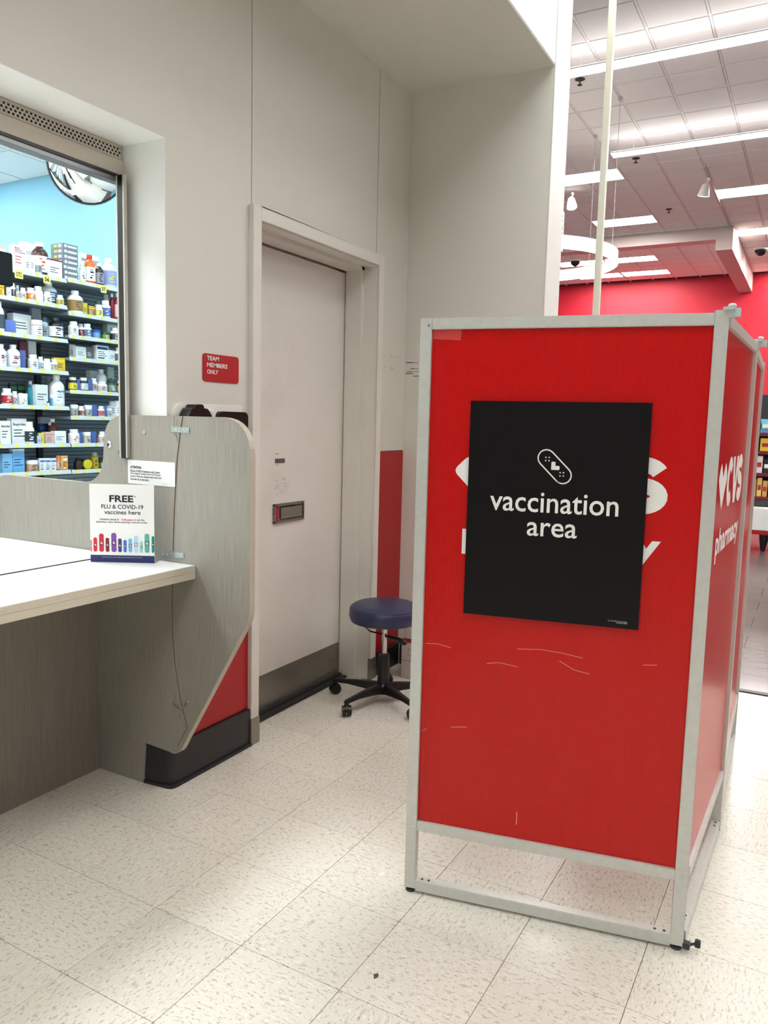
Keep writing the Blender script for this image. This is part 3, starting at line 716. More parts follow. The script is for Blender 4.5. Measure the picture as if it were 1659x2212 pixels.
# scratches and tape on the front panel
q = MB()
for pth in ([(.040, .748), (.075, .751), (.112, .744)], [(.297, .762), (.36, .768), (.42, .764), (.47, .757)], [(.41, .742), (.45, .722), (.49, .716)], [(.215, .712), (.25, .718), (.30, .712)], [(.62, .757), (.655, .761)], [(.12, .515), (.165, .522)], [(.035, .49), (.05, .5)]):
    for r in ribbon(pth, .0009): q.flat(r, F1, -.0105)
q.flat(rect(.315, .262, .3165, .30), F1, -.0105)
obj('scratches', q, mat('scratch_white', (232, 180, 172), .6), p1)['kind'] = 'stuff'
q = MB(); q.flat([(.034, 1.590), (.110, 1.586), (.113, 1.615), (.034, 1.615)], F1, -.0100); obj('tape_strip', q, tape, p1)
# poster: hung slightly askew on the screen
t = tag(empty('poster', tuple(F1(.375, .85, 0))), 'black poster reading vaccination area taped over the screen logo', 'poster')
FP = frame(F1(.146, .849, .0005), tuple((PB-PA).normalized()+Vector((0, 0, .003))), (0, 0, 1)); wP, hP = .458, .578
q = MB(); q.prism(rect(0, 0, wP, hP), FP, -.0012, 0); obj('sheet', q, poster, t)
q = MB()
def u_(x): return x-.146
text(q, 'vaccination', FP, .062, .289, .392, .342, .0006, .008)
text(q, 'area', FP, .163, .226, .292, .263, .0006, .008)
text(q, 'No_18_22_0481 Vaccination Poster', FP, .382, .0165, .430, .0195, .0006); text(q, 'Material #118692', FP, .403, .0125, .430, .0155, .0006)
obj('lettering', q, white, t)
# bandage icon
q = MB(); bc = (.227, .411); ang = math.radians(-45); hl, hw = .031, .0215
path = []
for cxx, a0 in ((hl, -90), (-hl, 90)):
    for i in range(9):
        a = math.radians(a0+180*i/8); path.append((cxx+hw*math.cos(a), hw*math.sin(a)))
def rot(p): return (bc[0]+p[0]*math.cos(ang)-p[1]*math.sin(ang), bc[1]+p[0]*math.sin(ang)+p[1]*math.cos(ang))
path = [rot(p) for p in path]; path.append(path[0]); path.append(path[1])
for r in ribbon(path, .0034): q.flat(r, FP, .0006)
q.flat(heart(.030, bc[0], bc[1], math.radians(-45), .1), FP, .0006)
for s_ in (-1, 1):
    for a, b in ((.006, 0), (-.006, 0), (0, .006), (0, -.006)): q.flat(circ(*rot((s_*.027+a, b)), .0019, 10), FP, .0006)
obj('bandage_icon', q, white, t)

# ------------------------------------------------------------------ rolling stool
SX, SY = 3.23, 1.763; SH = .497
st = tag(empty('stool', (SX, SY, 0)), 'round navy vinyl rolling stool with a black five-star base by the door', 'stool')
R = .172
q = MB(); q.lathe([(0, SH-.096), (R-.03, SH-.096), (R-.006, SH-.088), (R+.004, SH-.06), (R, SH-.03), (R-.004, SH-.026), (R-.006, SH-.018), (R-.022, SH-.008), (R-.06, SH-.001), (0, SH)], (SX, SY, 0), 48); obj('seat', q, navy, st, smooth=True)
q = MB(); q.tube([(SX+(R-.001)*math.cos(a), SY+(R-.001)*math.sin(a), SH-.028) for a in [2*math.pi*k/48 for k in range(49)]], .0026, 6); obj('seat_piping', q, navy, st, smooth=True)
q = MB(); q.lathe([(0, .09), (.030, .09), (.030, .098), (.028, .235), (.024, .245), (0, .245)], (SX, SY, 0), 24); obj('gas_cylinder_cover', q, blackp, st, smooth=True)
q = MB(); q.lathe([(0, .24), (.0135, .24), (.0135, SH-.1), (0, SH-.1)], (SX, SY, 0), 20); obj('piston', q, chrome, st, smooth=True)
q = MB(); q.box(SX-.07, SX+.07, SY-.05, SY+.05, SH-.104, SH-.094); obj('seat_plate', q, blackp, st, bev=.003)
ld = Vector((.45, -.85, 0)).normalized()
P0 = Vector((SX, SY, 0))
q = MB(); q.tube([P0-ld*.075+Vector((0, 0, SH-.10)), P0-ld*.095+Vector((0, 0, SH-.125)), P0-ld*.07+Vector((0, 0, SH-.145)), P0+ld*.02+Vector((-.0, -.0, SH-.165))], .004); lv = obj('height_lever', q, blackp, st, smooth=True)
q = MB(); q.tube([P0+ld*.0+Vector((-.02, -.012, SH-.158)), P0+ld*.03+Vector((-.02, -.012, SH-.168)), P0+ld*.07+Vector((-.02, -.012, SH-.180)), P0+ld*.098+Vector((-.02, -.012, SH-.192)), P0+ld*.108+Vector((-.02, -.012, SH-.196))], [.005, .010, .014, .013, .004], 10); obj('lever_grip', q, blackp, lv, smooth=True)
q = MB(); q.lathe([(0, .045), (.028, .045), (.036, .06), (.038, .088), (.032, .096), (0, .096)], (SX, SY, 0), 24); obj('hub', q, blackp, st, smooth=True)
RC = .262
for k, deg in enumerate((168.6, 96.6, 24.6, -47.4, -119.4)):
    a = math.radians(deg); dx, dy = math.cos(a), math.sin(a); nx, ny = -dy, dx
    secs = [(.02, .026, .050, .096), (.10, .022, .060, .094), (.19, .018, .066, .086), (RC, .015, .062, .078), (RC+.016, .008, .064, .074)]
    v = []
    for r_, w_, z0, z1 in secs: v += [(SX+dx*r_+nx*s*w_, SY+dy*r_+ny*s*w_, z) for s, z in ((-1, z0), (1, z0), (.7, z1), (-.7, z1))]
    f = [(i*4+j, i*4+(j+1) % 4, (i+1)*4+(j+1) % 4, (i+1)*4+j) for i in range(4) for j in range(4)]+[(0, 3, 2, 1), (16, 17, 18, 19)]
    q = MB(); q.add(v, f); lg = obj('leg', q, blackp, st, bev=.004)
    cx_, cy_ = SX+dx*RC, SY+dy*RC; q = MB()
    wd = Vector((math.cos(a+.9), math.sin(a+.9), 0)); ax_ = Vector((-wd.y, wd.x, 0))
    for s in (-1, 1):
        c = Vector((cx_, cy_, .026))+ax_*(.013*s); n_ = 18; vv = []
        for off in (-.008, .008):
            vv += [tuple(c+ax_*off+wd*(.0255*math.cos(2*math.pi*i/n_))+Vector((0, 0, .0255*math.sin(2*math.pi*i/n_)))) for i in range(n_)]
        q.add(vv, [tuple(range(n_)), tuple(range(n_, 2*n_))[::-1]]+[(i, (i+1) % n_, n_+(i+1) % n_, n_+i) for i in range(n_)])
    c = Vector((cx_, cy_, .03)); q.box(cx_-.009, cx_+.009, cy_-.009, cy_+.009, .03, .064)
    n_ = 10; vv = []
    for off in (-.006, .006): vv += [tuple(Vector((cx_, cy_, .026))+ax_*off+wd*(.03*math.cos(math.pi*i/(n_-1)))+Vector((0, 0, .03*math.sin(math.pi*i/(n_-1))))) for i in range(n_)]
    q.add(vv, [tuple(range(n_)), tuple(range(n_, 2*n_))[::-1]]+[(i, i+1, n_+i+1, n_+i) for i in range(n_-1)])
    obj('caster', q, blackp, lg, bev=.002)

# ------------------------------------------------------------------ carton behind the stool
BX0, BX1, BY0, BY1 = 3.60, 3.79, 1.45, 1.86; BH = .20
t = tag(empty('carton', ((BX0+BX1)/2, (BY0+BY1)/2, 0)), 'white cardboard carton with black print on the floor behind the stool', 'box')
q = MB(); q.box(BX0, BX1, BY0, BY1, 0, BH); obj('body', q, mat('white_cardboard', (206, 200, 194), .6), t, bev=.002)
q = MB(); q.box(BX0+.001, BX1-.001, BY0+.001, BY1-.001, BH, BH+.10); lid = obj('bag_of_supplies', q, mat('pale_plastic', (200, 190, 186), .35), t, bev=.02)
q = MB(); q.box(BX0-.002, BX1, BY0, BY1, BH-.002, BH+.014); obj('red_edge', q, redband, t, bev=.003)
FB = frame((BX0-.0006, BY1, 0), (0, -1, 0), (0, 0, 1)); q = MB()
for rr in (rect(0, .098, .4, .1), rect(.04, .13, .0415, .165), rect(.058, .13, .0595, .165), rect(.04, .13, .0595, .1315), rect(.04, .1635, .0595, .165)): q.flat(rr, FB, 0)
for k in range(6): q.flat(rect(.078, .140+k*.0065, .112, .143+k*.0065), FB, 0)
q.flat([(.092, .180), (.100, .180), (.096, .192)], FB, 0)
text(q, 'CARTON MUST', FB, .07, .126, .13, .132, 0); text(q, 'BE STORED IN A DRY', FB, .06, .117, .13, .123, 0); text(q, 'PLACE AWAY FROM', FB, .062, .108, .13, .114, 0)
obj('printing', q, black, t)

# ------------------------------------------------------------------ pole in the store
pc = pt(1297, 500, 0, 6.2); w = .024
t = tag(empty('pole', (pc.x, pc.y, 0)), 'white square metal pole standing from floor to ceiling behind the screen', 'pole')
q = MB(); q.box(pc.x-w, pc.x+w, pc.y-w, pc.y+w, 0.006, ZC-.02); obj('shaft', q, mat('pole_paint', (226, 224, 206), .35), t, bev=.004)
q = MB(); q.box(pc.x-.06, pc.x+.06, pc.y-.06, pc.y+.06, 0, .01); obj('base_plate', q, alu, t, bev=.002)
q = MB(); q.box(pc.x-.05, pc.x+.05, pc.y-.05, pc.y+.05, ZC-.02, ZC-.006); obj('top_plate', q, alu, t, bev=.002)

# ------------------------------------------------------------------ ring pendant
RX, RY, RR, RZ = 10.43, 3.64, 1.2, 3.52
t = tag(empty('ring_pendant', (RX, RY, RZ)), 'large white lit ring lamp hanging on thin wires behind the column', 'pendant lamp')
q = MB(); q.lathe([(RR-.03, .03), (RR, .03), (RR, .15), (RR-.03, .15), (RR-.03, .03)], (RX, RY, RZ), 72); obj('ring_housing', q, whitepaint, t, smooth=True)
q = MB(); q.lathe([(RR-.06, 0), (RR+.003, 0), (RR+.003, .032), (RR-.06, .032), (RR-.06, 0)], (RX, RY, RZ), 72); obj('diffuser', q, ringm, t, smooth=True)
for (x, y_) in ((10.32, 2.49), (11.43, 3.07), (9.6, 4.45)):
    d = Vector((x-RX, y_-RY)).normalized()*(RR-.02); x, y_ = RX+d.x, RY+d.y
    q = MB(); q.tube([(x, y_, RZ+.14), (x, y_, ZC-.01)], .004, 6); q.lathe([(0, -.03), (.03, -.03), (.03, 0), (0, 0)], (x, y_, ZC-.004), 12); obj('suspension_wire', q, mat('wire', (190, 186, 182), .4), t)

# ------------------------------------------------------------------ track spots, domes, sprinklers
q = MB(); q.box(13.4, 23, 1.84, 1.87, ZC-.045, ZC-.006); 
t0 = tag(empty('light_track', (18, 1.855, ZC-.045)), 'long white lighting track on the ceiling carrying the spots', 'light track'); obj('rail', q, mat('track_paint', (196, 190, 186), .4), t0, bev=.002)
spots = [(1516, 380, 14.0, 'white track spot hanging alone above the right row of ceiling panels'), (1584, 515, 18.7, 'white track spot in front of the red wall, first of the run beside the soffit'),
         (1599, 545, 20.0, 'white track spot, second of the run beside the soffit'), (1608, 564, 21.0, 'white track spot, third of the run beside the soffit'),
         (1623, 586, 22.0, 'white track spot, fourth of the run beside the soffit'), (1628, 604, 22.8, 'white track spot nearest to the red wall')]
def spot(X, Y, label, aim):
    t = tag(empty('track_spot', (X, Y, ZC-.30)), label, 'spotlight', 'white spotlights on the ceiling')
    q = MB(); q.box(X-.04, X+.04, Y-.02, Y+.02, ZC-.075, ZC-.045); q.tube([(X, Y, ZC-.075), (X, Y+.03, ZC-.13)], .012, 8); obj('arm', q, white, t)
    a = Vector((X, Y+.03, ZC-.12)); d = Vector(aim).normalized(); q = MB(); q.tube([a, a+d*.03, a+d*.10, a+d*.19], [.035, .06, .075, .095], 16); obj('lamp_head', q, white, t, smooth=True)
    q = MB(); q.tube([a+d*.186, a+d*.197], [.082, .08], 16); obj('bulb', q, spotm, t)
for x, y_, X, lab in spots: spot(X, 1.855, lab, (.35, .25, -1) if X < 15 else (-.8, .15, -.9))
q = MB(); 
spot(13.9, 4.05, 'white track spot half behind the column edge, above the ring lamp', (-.3, -.2, -1))
for x, y_, lab, R0 in ((1644, 536, 'black camera dome on the ceiling near the right edge', .13), (1243, 561, 'black camera dome on the ceiling seen through the ring lamp', .12)):
    p = pt(x, y_, 2, ZC); t = tag(empty('camera_dome', (p.x, p.y, ZC-.19)), lab, 'security camera')
    q = MB(); q.lathe([(0, -.04), (R0+.02, -.04), (R0+.02, 0), (0, 0)], (p.x, p.y, ZC-.004), 24); obj('mount', q, white, t, smooth=True)
    q = MB(); q.lathe([(0, -.04-R0)]+[(R0*math.sin(a), -.04-R0*math.cos(a)) for a in [.3, .6, .9, 1.2, 1.5]]+[(0, -.04)], (p.x, p.y, ZC-.004), 24); obj('dome', q, blacksat, t, smooth=True)
for k, (x, y_, lab) in enumerate(((1253, 170, 'fire sprinkler head on the ceiling under the first strip light'), (1374, 341, 'fire sprinkler head on the ceiling under the second strip light'), (1445, 451, 'fire sprinkler head on the ceiling above the dropped bay'))):
    p = pt(x, y_, 2, ZC); t = tag(empty('sprinkler_head', (p.x, p.y, ZC-.08)), lab, 'sprinkler', 'ceiling sprinklers')
    q = MB(); q.lathe([(0, -.012), (.035, -.012), (.06, -.004), (.06, 0), (0, 0)], (p.x, p.y, ZC-.006), 14); obj('escutcheon', q, dark, t)
    q = MB(); q.lathe([(0, -.07), (.03, -.068), (.03, -.062), (.008, -.06), (.008, -.012), (0, -.012)], (p.x, p.y, ZC-.006), 12); obj('deflector', q, dark, t)
# hanging sign and vent slots beside the column, seen edge on
p = pt(1214, 503, 1, 2.62); z = p.z
t = tag(empty('hanging_sign', (p.x, 2.62, z-.19)), 'white hanging sign with black letters showing at the column edge above the ring', 'sign')
FH = frame((p.x-.28, 2.62, z-.19), (1, 0, 0), (0, 0, 1))
q = MB(); q.prism(rect(0, 0, .34, .42), FH, -.01, 0); obj('board', q, white, t, bev=.001)
q = MB()
for k, ch in enumerate('Car.'): text(q, ch, FH, .20 if ch != '.' else .24, .31-k*.09, .30 if ch != '.' else .27, (.38 if ch != '.' else .33)-k*.09, .001, .02)
obj('lettering', q, black, t)
q = MB(); q.tube([(p.x-.2, 2.625, z+.23), (p.x-.2, 2.625, ZC-.005)], .004, 6); q.tube([(p.x+.02, 2.625, z+.23), (p.x+.02, 2.625, ZC-.005)], .004, 6); obj('hanger_wires', q, white, t)

# ------------------------------------------------------------------ far merchandise display
DX = 10.0
t = tag(empty('display_gondola', (DX+.3, .2, 0)), 'dark red and grey store shelving seen past the right end of the screen', 'shelving')
q = MB(); q.box(DX+.45, DX+.5, -.7, .95, .2, 1.8); obj('back_panel', q, dark, t)
for z in (.60, .875, 1.13, 1.34): 
    q = MB(); q.box(DX+.02, DX+.45, -.7, .95, z-.02, z); sh = obj('shelf', q, dark, t); q = MB(); q.box(DX, DX+.02, -.7, .95, z-.03, z+.008); obj('price_rail', q, mat('crimson_rail', (120, 16, 34), .4), sh)
q = MB(); q.box(DX, DX+.45, -.7, .95, .50, .575); obj('kick_base', q, dark, t)
t = tag(empty('display_bench', (DX-.1, .2, 0)), 'white fronted bench with a red rail and dark legs below the far shelving', 'bench')
q = MB(); q.box(DX-.25, DX+.2, -.7, .95, .24, .49); obj('white_front', q, whitepaint, t, bev=.005)
q = MB(); q.box(DX-.27, DX+.2, -.7, .95, .195, .235); obj('red_rail', q, redband, t, bev=.004)
for yy in (.44, -.5):
    q = MB(); q.tube([(DX-.2, yy, .195), (DX-.2, yy, .12), (DX-.2, yy, 0)], [.05, .045, .022], 10); obj('leg', q, blackp, t, smooth=True)
for yy in (.62, .56):
    pass
far = [ # y centre, width, z base, height, colour, kind, label
 (.50, .16, 1.345, .16, (96, 170, 200), 'bag', 'blue and white pouch on the top far shelf'),
 (.36, .10, 1.345, .12, (236, 232, 226), 'box', 'white carton beside the blue pouch on the top far shelf'),
 (.50, .13, 1.135, .15, (238, 196, 60), 'box', 'yellow package on the second far shelf by the screen end'),
 (.37, .11, 1.135, .11, (236, 150, 60), 'box', 'orange package on the second far shelf at the picture edge'),
 (.56, .07, .88, .20, (232, 226, 226), 'box', 'white and red carton on the third far shelf by the screen end'),
 (.48, .07, .88, .17, (30, 28, 34), 'box', 'black boxed toy on the third far shelf'),
 (.40, .08, .88, .19, (196, 60, 60), 'box', 'red boxed toy on the third far shelf'),
 (.60, .05, .605, .20, (222, 178, 96), 'box', 'golden upright package on the lowest far shelf, leftmost'),
 (.54, .05, .605, .22, (236, 196, 110), 'box', 'golden upright package on the lowest far shelf, second from left'),
 (.48, .05, .605, .19, (214, 170, 90), 'box', 'golden upright package on the lowest far shelf, third from left'),
 (.42, .05, .605, .17, (84, 60, 110), 'bag', 'dark violet pouch on the lowest far shelf'),
 (.36, .05, .605, .20, (150, 190, 170), 'box', 'pale green package on the lowest far shelf at the picture edge')]
for yc, wd_, zb, hh, col, kd, lab in far:
    t = tag(empty('boxed_goods' if kd == 'box' else 'pouch', (DX+.1, yc, zb)), lab, 'package', 'goods on the far store shelving')
    m_ = mat('goods_%d_%d_%d' % col, col, .45)
    if kd == 'box': q = MB(); q.box(DX+.03, DX+.13, yc-wd_/2, yc+wd_/2, zb, zb+hh); obj('package_body', q, m_, t, bev=.003)
    else: q = MB(); q.add([(DX+.03+a, yc+b*wd_/2, zb+c*hh) for a, b, c in ((0, -1, 0), (.06, -1, 0), (.06, 1, 0), (0, 1, 0), (-.01, -.8, .5), (.07, -.8, .5), (.07, .8, .5), (-.01, .8, .5), (.025, -1, 1), (.03, -1, 1), (.03, 1, 1), (.025, 1, 1))], [(0, 1, 2, 3), (0, 4, 5, 1), (1, 5, 6, 2), (2, 6, 7, 3), (3, 7, 4, 0), (4, 8, 9, 5), (5, 9, 10, 6), (6, 10, 11, 7), (7, 11, 8, 4), (8, 11, 10, 9)]); obj('package_body', q, m_, t, bev=.004)
    q = MB(); q.box(DX+.027 if kd == 'box' else DX+.017, DX+.030, yc-wd_*.35, yc+wd_*.35, zb+hh*.35, zb+hh*.62); obj('printed_panel', q, white if col[0] < 200 else mat('panel_red', (176, 40, 50), .5), t)

# ------------------------------------------------------------------ pharmacy room
PX, PY1, PZ = 5.0, 7.6, 3.56
q = MB(); q.box(PX, PX+.06, 2.2, PY1, 0, PZ+.05); struct(obj('wall_blue', q, bluewall), 'light blue wall inside the pharmacy')
q = MB(); q.box(-3, PX, PY1, PY1+.06, 0, PZ+.05); struct(obj('wall_back', q, whitepaint), 'white rear wall of the pharmacy')
q = MB(); q.box(-3.06, -3, 2.2, PY1, 0, PZ+.05); struct(obj('wall_end', q, whitepaint), 'white end wall of the pharmacy')
q = MB(); q.box(-3, PX, 2.2, PY1, PZ+.014, PZ+.05); pc_ = struct(obj('ceiling', q, darkgap, origin=(0, 0, PZ)), 'white tiled ceiling inside the pharmacy')
pcells = [(x, y_) for x in range(13) for y_ in range(8)]
lampset = {(11, 2), (11, 3), (8, 1), (8, 2), (8, 5), (5, 1), (5, 2), (2, 2), (5, 5), (11, 6)}
cool = mat('pharmacy_tile', (232, 236, 236), .85)
for x, y_ in pcells:
    xc, yc = PX-.305-x*G, 2.75+y_*G
    m_, nm = (pharmm, 'pharmacy_lamp') if (x % 3 == 1 and y_ in (1, 4, 7)) or (x in (5, 6) and y_ == 1) else (cool, 'ceiling_tile')  # extra front-row panels added to brighten the window reveal
    if nm == 'pharmacy_lamp':
        t = tag(empty('ceiling_panel_light', (xc, yc, PZ-.01)), 'lit ceiling panel inside the pharmacy, %s along the wall in its %s row' % (['first', '', '', 'second', 'added third', 'added fourth', 'fifth', '', '', 'sixth', '', ''][x-1] if x > 0 else '', {1: 'front', 4: 'middle', 7: 'rear'}[y_]), 'ceiling light', 'lit panels of the pharmacy ceiling')
        q = MB(); q.box(xc-.29, xc+.29, yc-.29, yc+.29, PZ-.006, PZ+.012); obj('diffuser', q, m_, t)
    else: put('ceiling_tile', ctme, m_, pc_, (xc, yc, 0))
q = MB()
for k in range(14): q.box(PX-k*G-.012, PX-k*G+.012, 2.22, PY1, PZ-.0005, PZ+.012)
for k in range(10): q.box(-3, PX, 2.445+k*G-.012, 2.445+k*G+.012, PZ-.0003, PZ+.0118)
o = obj('ceiling_grid', q, gridmat, pc_, origin=(0, 0, PZ)); o['kind'] = 'stuff'

# shelving units
YS = 4.70; DEP = .36
ZL = [2.302, 2.118, 1.885, 1.660, 1.412, 1.150, .958]; ZR = [2.312, 2.082, 1.922, 1.766, 1.532, 1.346, 1.148, .955]
def unit(x0, x1, zs, label, ys=YS, tags=True):
    t = tag(empty('shelving_unit', ((x0+x1)/2, ys+.2, 0)), label, 'shelving')
    q = MB(); z = .12
    while z < 2.29: q.box(x0+.02, x1-.02, ys+DEP, ys+DEP+.02, z+.002, z+.0275); z += .030
    o = obj('ribbed_back_panel', q, ribbed, t, bev=.0); o['kind'] = 'stuff'
    q = MB(); q.box(x0+.02, x1-.02, ys+DEP+.019, ys+DEP+.03, .1, 2.3); obj('back_sheet', q, dark, t)
    for xx in (x0, x1-.02): q = MB(); q.box(xx, xx+.018, ys+DEP-.03, ys+DEP+.04, 0, 2.3); obj('upright', q, dark, t)
    q = MB(); q.box(x0+.002, x1-.004, ys+.01, ys+DEP+.02, 0, .13); obj('base', q, dark, t)
    for z in zs:
        q = MB(); q.box(x0+.004, x1-.006, ys+.006, ys+DEP-.002, z-.014, z+.004); sh = obj('shelf', q, shelfm, t, bev=.002)
        q = MB(); q.add([(x0+.004, ys-.004, z-.018), (x1-.006, ys-.004, z-.018), (x1-.006, ys+.006, z+.010), (x0+.004, ys+.006, z+.010), (x0+.004, ys+.006, z-.018), (x1-.006, ys+.006, z-.018)], [(0, 1, 2, 3), (0, 4, 5, 1), (0, 3, 4), (1, 5, 2), (3, 2, 5, 4)])
        obj('price_rail', q, lipm, sh)
        if tags:
            q = MB(); u = x0+.03
            while u < x1-.06:
                q.add([(u, ys-.0058, z-.016), (u+.022, ys-.0058, z-.016), (u+.022, ys+.0035, z+.008), (u, ys+.0035, z+.008)], [(0, 1, 2, 3)]); u += random.uniform(.07, .15)
            o = obj('yellow_tags', q, yel, sh); o['kind'] = 'stuff'
    return t
XS = 3.815
U1 = unit(XS-1.22, XS, ZL, 'left bay of grey medicine shelving seen through the window'); U2 = unit(XS+.002, XS+1.17, ZR, 'right bay of grey medicine shelving seen through the window')

# numbered flags under the top shelf
for x, y_, s_, w_ in ((41, 593, 'OTC', .062), (101.5, 604, '36', .056), (224, 625, '37', .052)):
    p = pt(x, y_, 1, YS-.012); t = tag(empty('shelf_flag', (p.x, YS-.012, p.z-.027)), {'OTC': 'yellow shelf flag reading OTC, beside the black monitor', '36': 'yellow shelf flag reading 36, below the large brown bottle', '37': 'yellow shelf flag reading 37, nearest the black window rail'}[s_], 'label', 'yellow flags under the top shelf')
    Fq = frame((p.x-w_/2, YS-.012, p.z-.026), (1, 0, 0), (0, 0, 1)); q = MB(); q.prism(rrect(0, 0, w_, .052, .006), Fq, -.001, 0); obj('flag', q, mat('flag_yellow', (232, 226, 120), .5), t)
    q = MB(); text(q, s_, Fq, w_*.16, .012, w_*.84, .041, .0006, .03); obj('lettering', q, black, t)

# ------------------------------------------------------------------ goods: one object per item
def cm(c, rough=.35, trans=0): return mat('c_%d_%d_%d_%d' % (*c, int(rough*100)), c, rough, trans=trans)
Wt = (234, 238, 238); Gy = (150, 160, 166); Bk = (24, 26, 32); Bl = (78, 98, 160); Dr = (120, 20, 34); Am = (110, 44, 22); Or = (226, 106, 24); Ye = (226, 200, 50); Te = (40, 140, 160); Gr = (60, 120, 66); Nv = (34, 44, 110); Pk = (226, 190, 186); Rd = (190, 40, 50); Cr = (214, 200, 176); Sk = (120, 180, 224)
seen = set()
def item(sh, x0, x1, yt, kind, body, cap, lab_c, desc, back=0, rz=0, txt=None, tcol=None, lift=0):
    zs = {'T': 2.307, 'L2': ZL[1], 'L3': ZL[2], 'L4': ZL[3], 'L5': ZL[4], 'L6': ZL[5], 'L7': ZL[6], 'R2': ZR[1], 'R3': ZR[2], 'R4': ZR[3], 'R5': ZR[4], 'R6': ZR[5], 'R7': ZR[6], 'R8': ZR[7]}
    z0 = {'T': 2.304, **{k: v for k, v in zs.items() if k != 'T'}}[sh]+.0045
    if sh == 'T' and (x0+x1)/2 > 150: z0 = ZR[0]+.0045
    z0 += lift
    back = max(back, 0); yf = YS+.012+back
    a = pt(x0, 800, 1, yf); b = pt(x1, 800, 1, yf); w = b.x-a.x
    if kind in ('pill', 'jug', 'jar', 'flat'): w *= .93
    yc = yf+(w/2 if kind != 'box' and kind != 'bin' else min(w*.45, .05))
    xc = pt((x0+x1)/2, 800, 1, yc).x
    h = pt((x0+x1)/2, yt, 1, yc).z-z0; h = max(h, .02)
    xc = min(xc, XS-.010-w/2) if sh[0] == 'L' or (sh == 'T' and x0 < 120) else max(xc, XS+.010+w/2)
    col_ = sorted((ZR if (x0+x1)/2 > 150 else ZL)+[9]); up_ = min(v for v in col_ if v > z0+.03); h = min(h, up_-.016-z0)
    place = {'T': 'the top shelf', 'L2': 'the second left shelf', 'L3': 'the third left shelf', 'L4': 'the fourth left shelf', 'L5': 'the fifth left shelf', 'L6': 'the sixth left shelf', 'L7': 'the lowest left shelf',
             'R2': 'the second right shelf', 'R3': 'the third right shelf', 'R4': 'the fourth right shelf', 'R5': 'the fifth right shelf', 'R6': 'the sixth right shelf', 'R7': 'the seventh right shelf', 'R8': 'the lowest right shelf'}[sh]
    label = desc+' on '+place
    assert label not in seen, label
    seen.add(label)
    nm = {'pill': 'pill_bottle', 'jug': 'medicine_bottle', 'jar': 'jar', 'box': 'medicine_carton', 'bin': 'shelf_divider', 'lid': 'jar'}[kind]
    t = tag(empty(nm, (xc, yc, z0)), label, {'pill': 'bottle', 'jug': 'bottle', 'jar': 'jar', 'box': 'box', 'bin': 'divider', 'lid': 'jar'}[kind], 'goods on the medicine shelves')
    t.rotation_euler[2] = rz
    r = w/2
    def P(name, q, m, bev=0, smooth=True): return put(name, mesh(q, name, bev, smooth), m, t)
    if kind in ('pill', 'jug', 'jar'):
        if kind == 'pill': pr = [(0, 0), (r*.92, 0), (r, h*.03), (r, h*.66), (r*.9, h*.73), (r*.62, h*.78), (r*.6, h*.82), (0, h*.82)]; cp = (h*.78, h, r*.74)
        elif kind == 'jug': pr = [(0, 0), (r*.92, 0), (r, h*.03), (r, h*.62), (r*.93, h*.70), (r*.68, h*.78), (r*.42, h*.83), (r*.40, h*.88), (0, h*.88)]; cp = (h*.86, h, r*.48)
        else: pr = [(0, 0), (r*.92, 0), (r*.95, h*.05), (r*.95, h*.72), (0, h*.72)]; cp = (h*.70, h, r)
        q = MB(); q.lathe(pr, (0, 0, 0), 20); P('body', q, cm(body))
        q = MB(); q.lathe([(0, cp[0]), (cp[2], cp[0]), (cp[2]*1.0, cp[1]*.985), (cp[2]*.9, cp[1]), (0, cp[1])], (0, 0, 0), 18); P('cap', q, cm(cap))
        if lab_c:
            l0, l1 = (h*.12, h*.58) if kind != 'jar' else (h*.08, h*.66); rl = r*1.012 if kind != 'jar' else r*.965
            q = MB(); q.lathe([(rl-.0004, l0), (rl, l0), (rl, l1), (rl-.0004, l1)], (0, 0, 0), 20); P('label_wrap', q, cm(lab_c, .5))
            q = MB(); dark_l = sum(lab_c) > 420
            for k in range(4):
                a0 = random.uniform(-2.3, -1.9); a1 = a0+random.uniform(.35, .8); zz = l0+(l1-l0)*(.16+.2*k); hh = (l1-l0)*random.choice([.05, .09, .12])
                n_ = 5; vv = [((rl+.0004)*math.cos(a0+(a1-a0)*i/n_), (rl+.0004)*math.sin(a0+(a1-a0)*i/n_), z_) for z_ in (zz, zz+hh) for i in range(n_+1)]
                q.add(vv, [(i, i+1, n_+2+i, n_+1+i) for i in range(n_)])
            P('label_print', q, tcol and cm(tcol) or (black if dark_l else white), smooth=False)
            if txt:
                Fq = frame((-r*.55, -rl*1.02, l1-(l1-l0)*.32), (1, 0, 0), (0, 0, 1)); q = MB(); text(q, txt, Fq, 0, 0, r*1.1, (l1-l0)*.22, 0, .02); P('lettering', q, black, smooth=False)
    elif kind == 'box':
        d = min(max(w*.4, .018), .07)
        q = MB(); q.box(-w/2, w/2, -d/2, d/2, 0, h); P('carton_body', q, cm(body, .5), .0008)
        if lab_c:
            q = MB(); q.box(-w*.44, w*.44, -d/2-.0006, -d/2, h*.70, h*.86); q.box(-w*.40, w*.15, -d/2-.0006, -d/2, h*.14, h*.22); P('printed_band', q, cm(lab_c, .5), smooth=False)
        q = MB()
        for k in range(3): q.box(-w*.38, w*random.uniform(0, .38), -d/2-.0006, -d/2, h*(.30+.12*k), h*(.335+.12*k))
        P('printed_lines', q, tcol and cm(tcol) or (black if sum(body) > 380 else white), smooth=False)
        if cap: q = MB(); q.box(-w/2-.0005, w/2+.0005, -d/2-.0005, d/2+.0005, h*.93, h+.0006); P('coloured_top', q, cm(cap, .5), smooth=False)
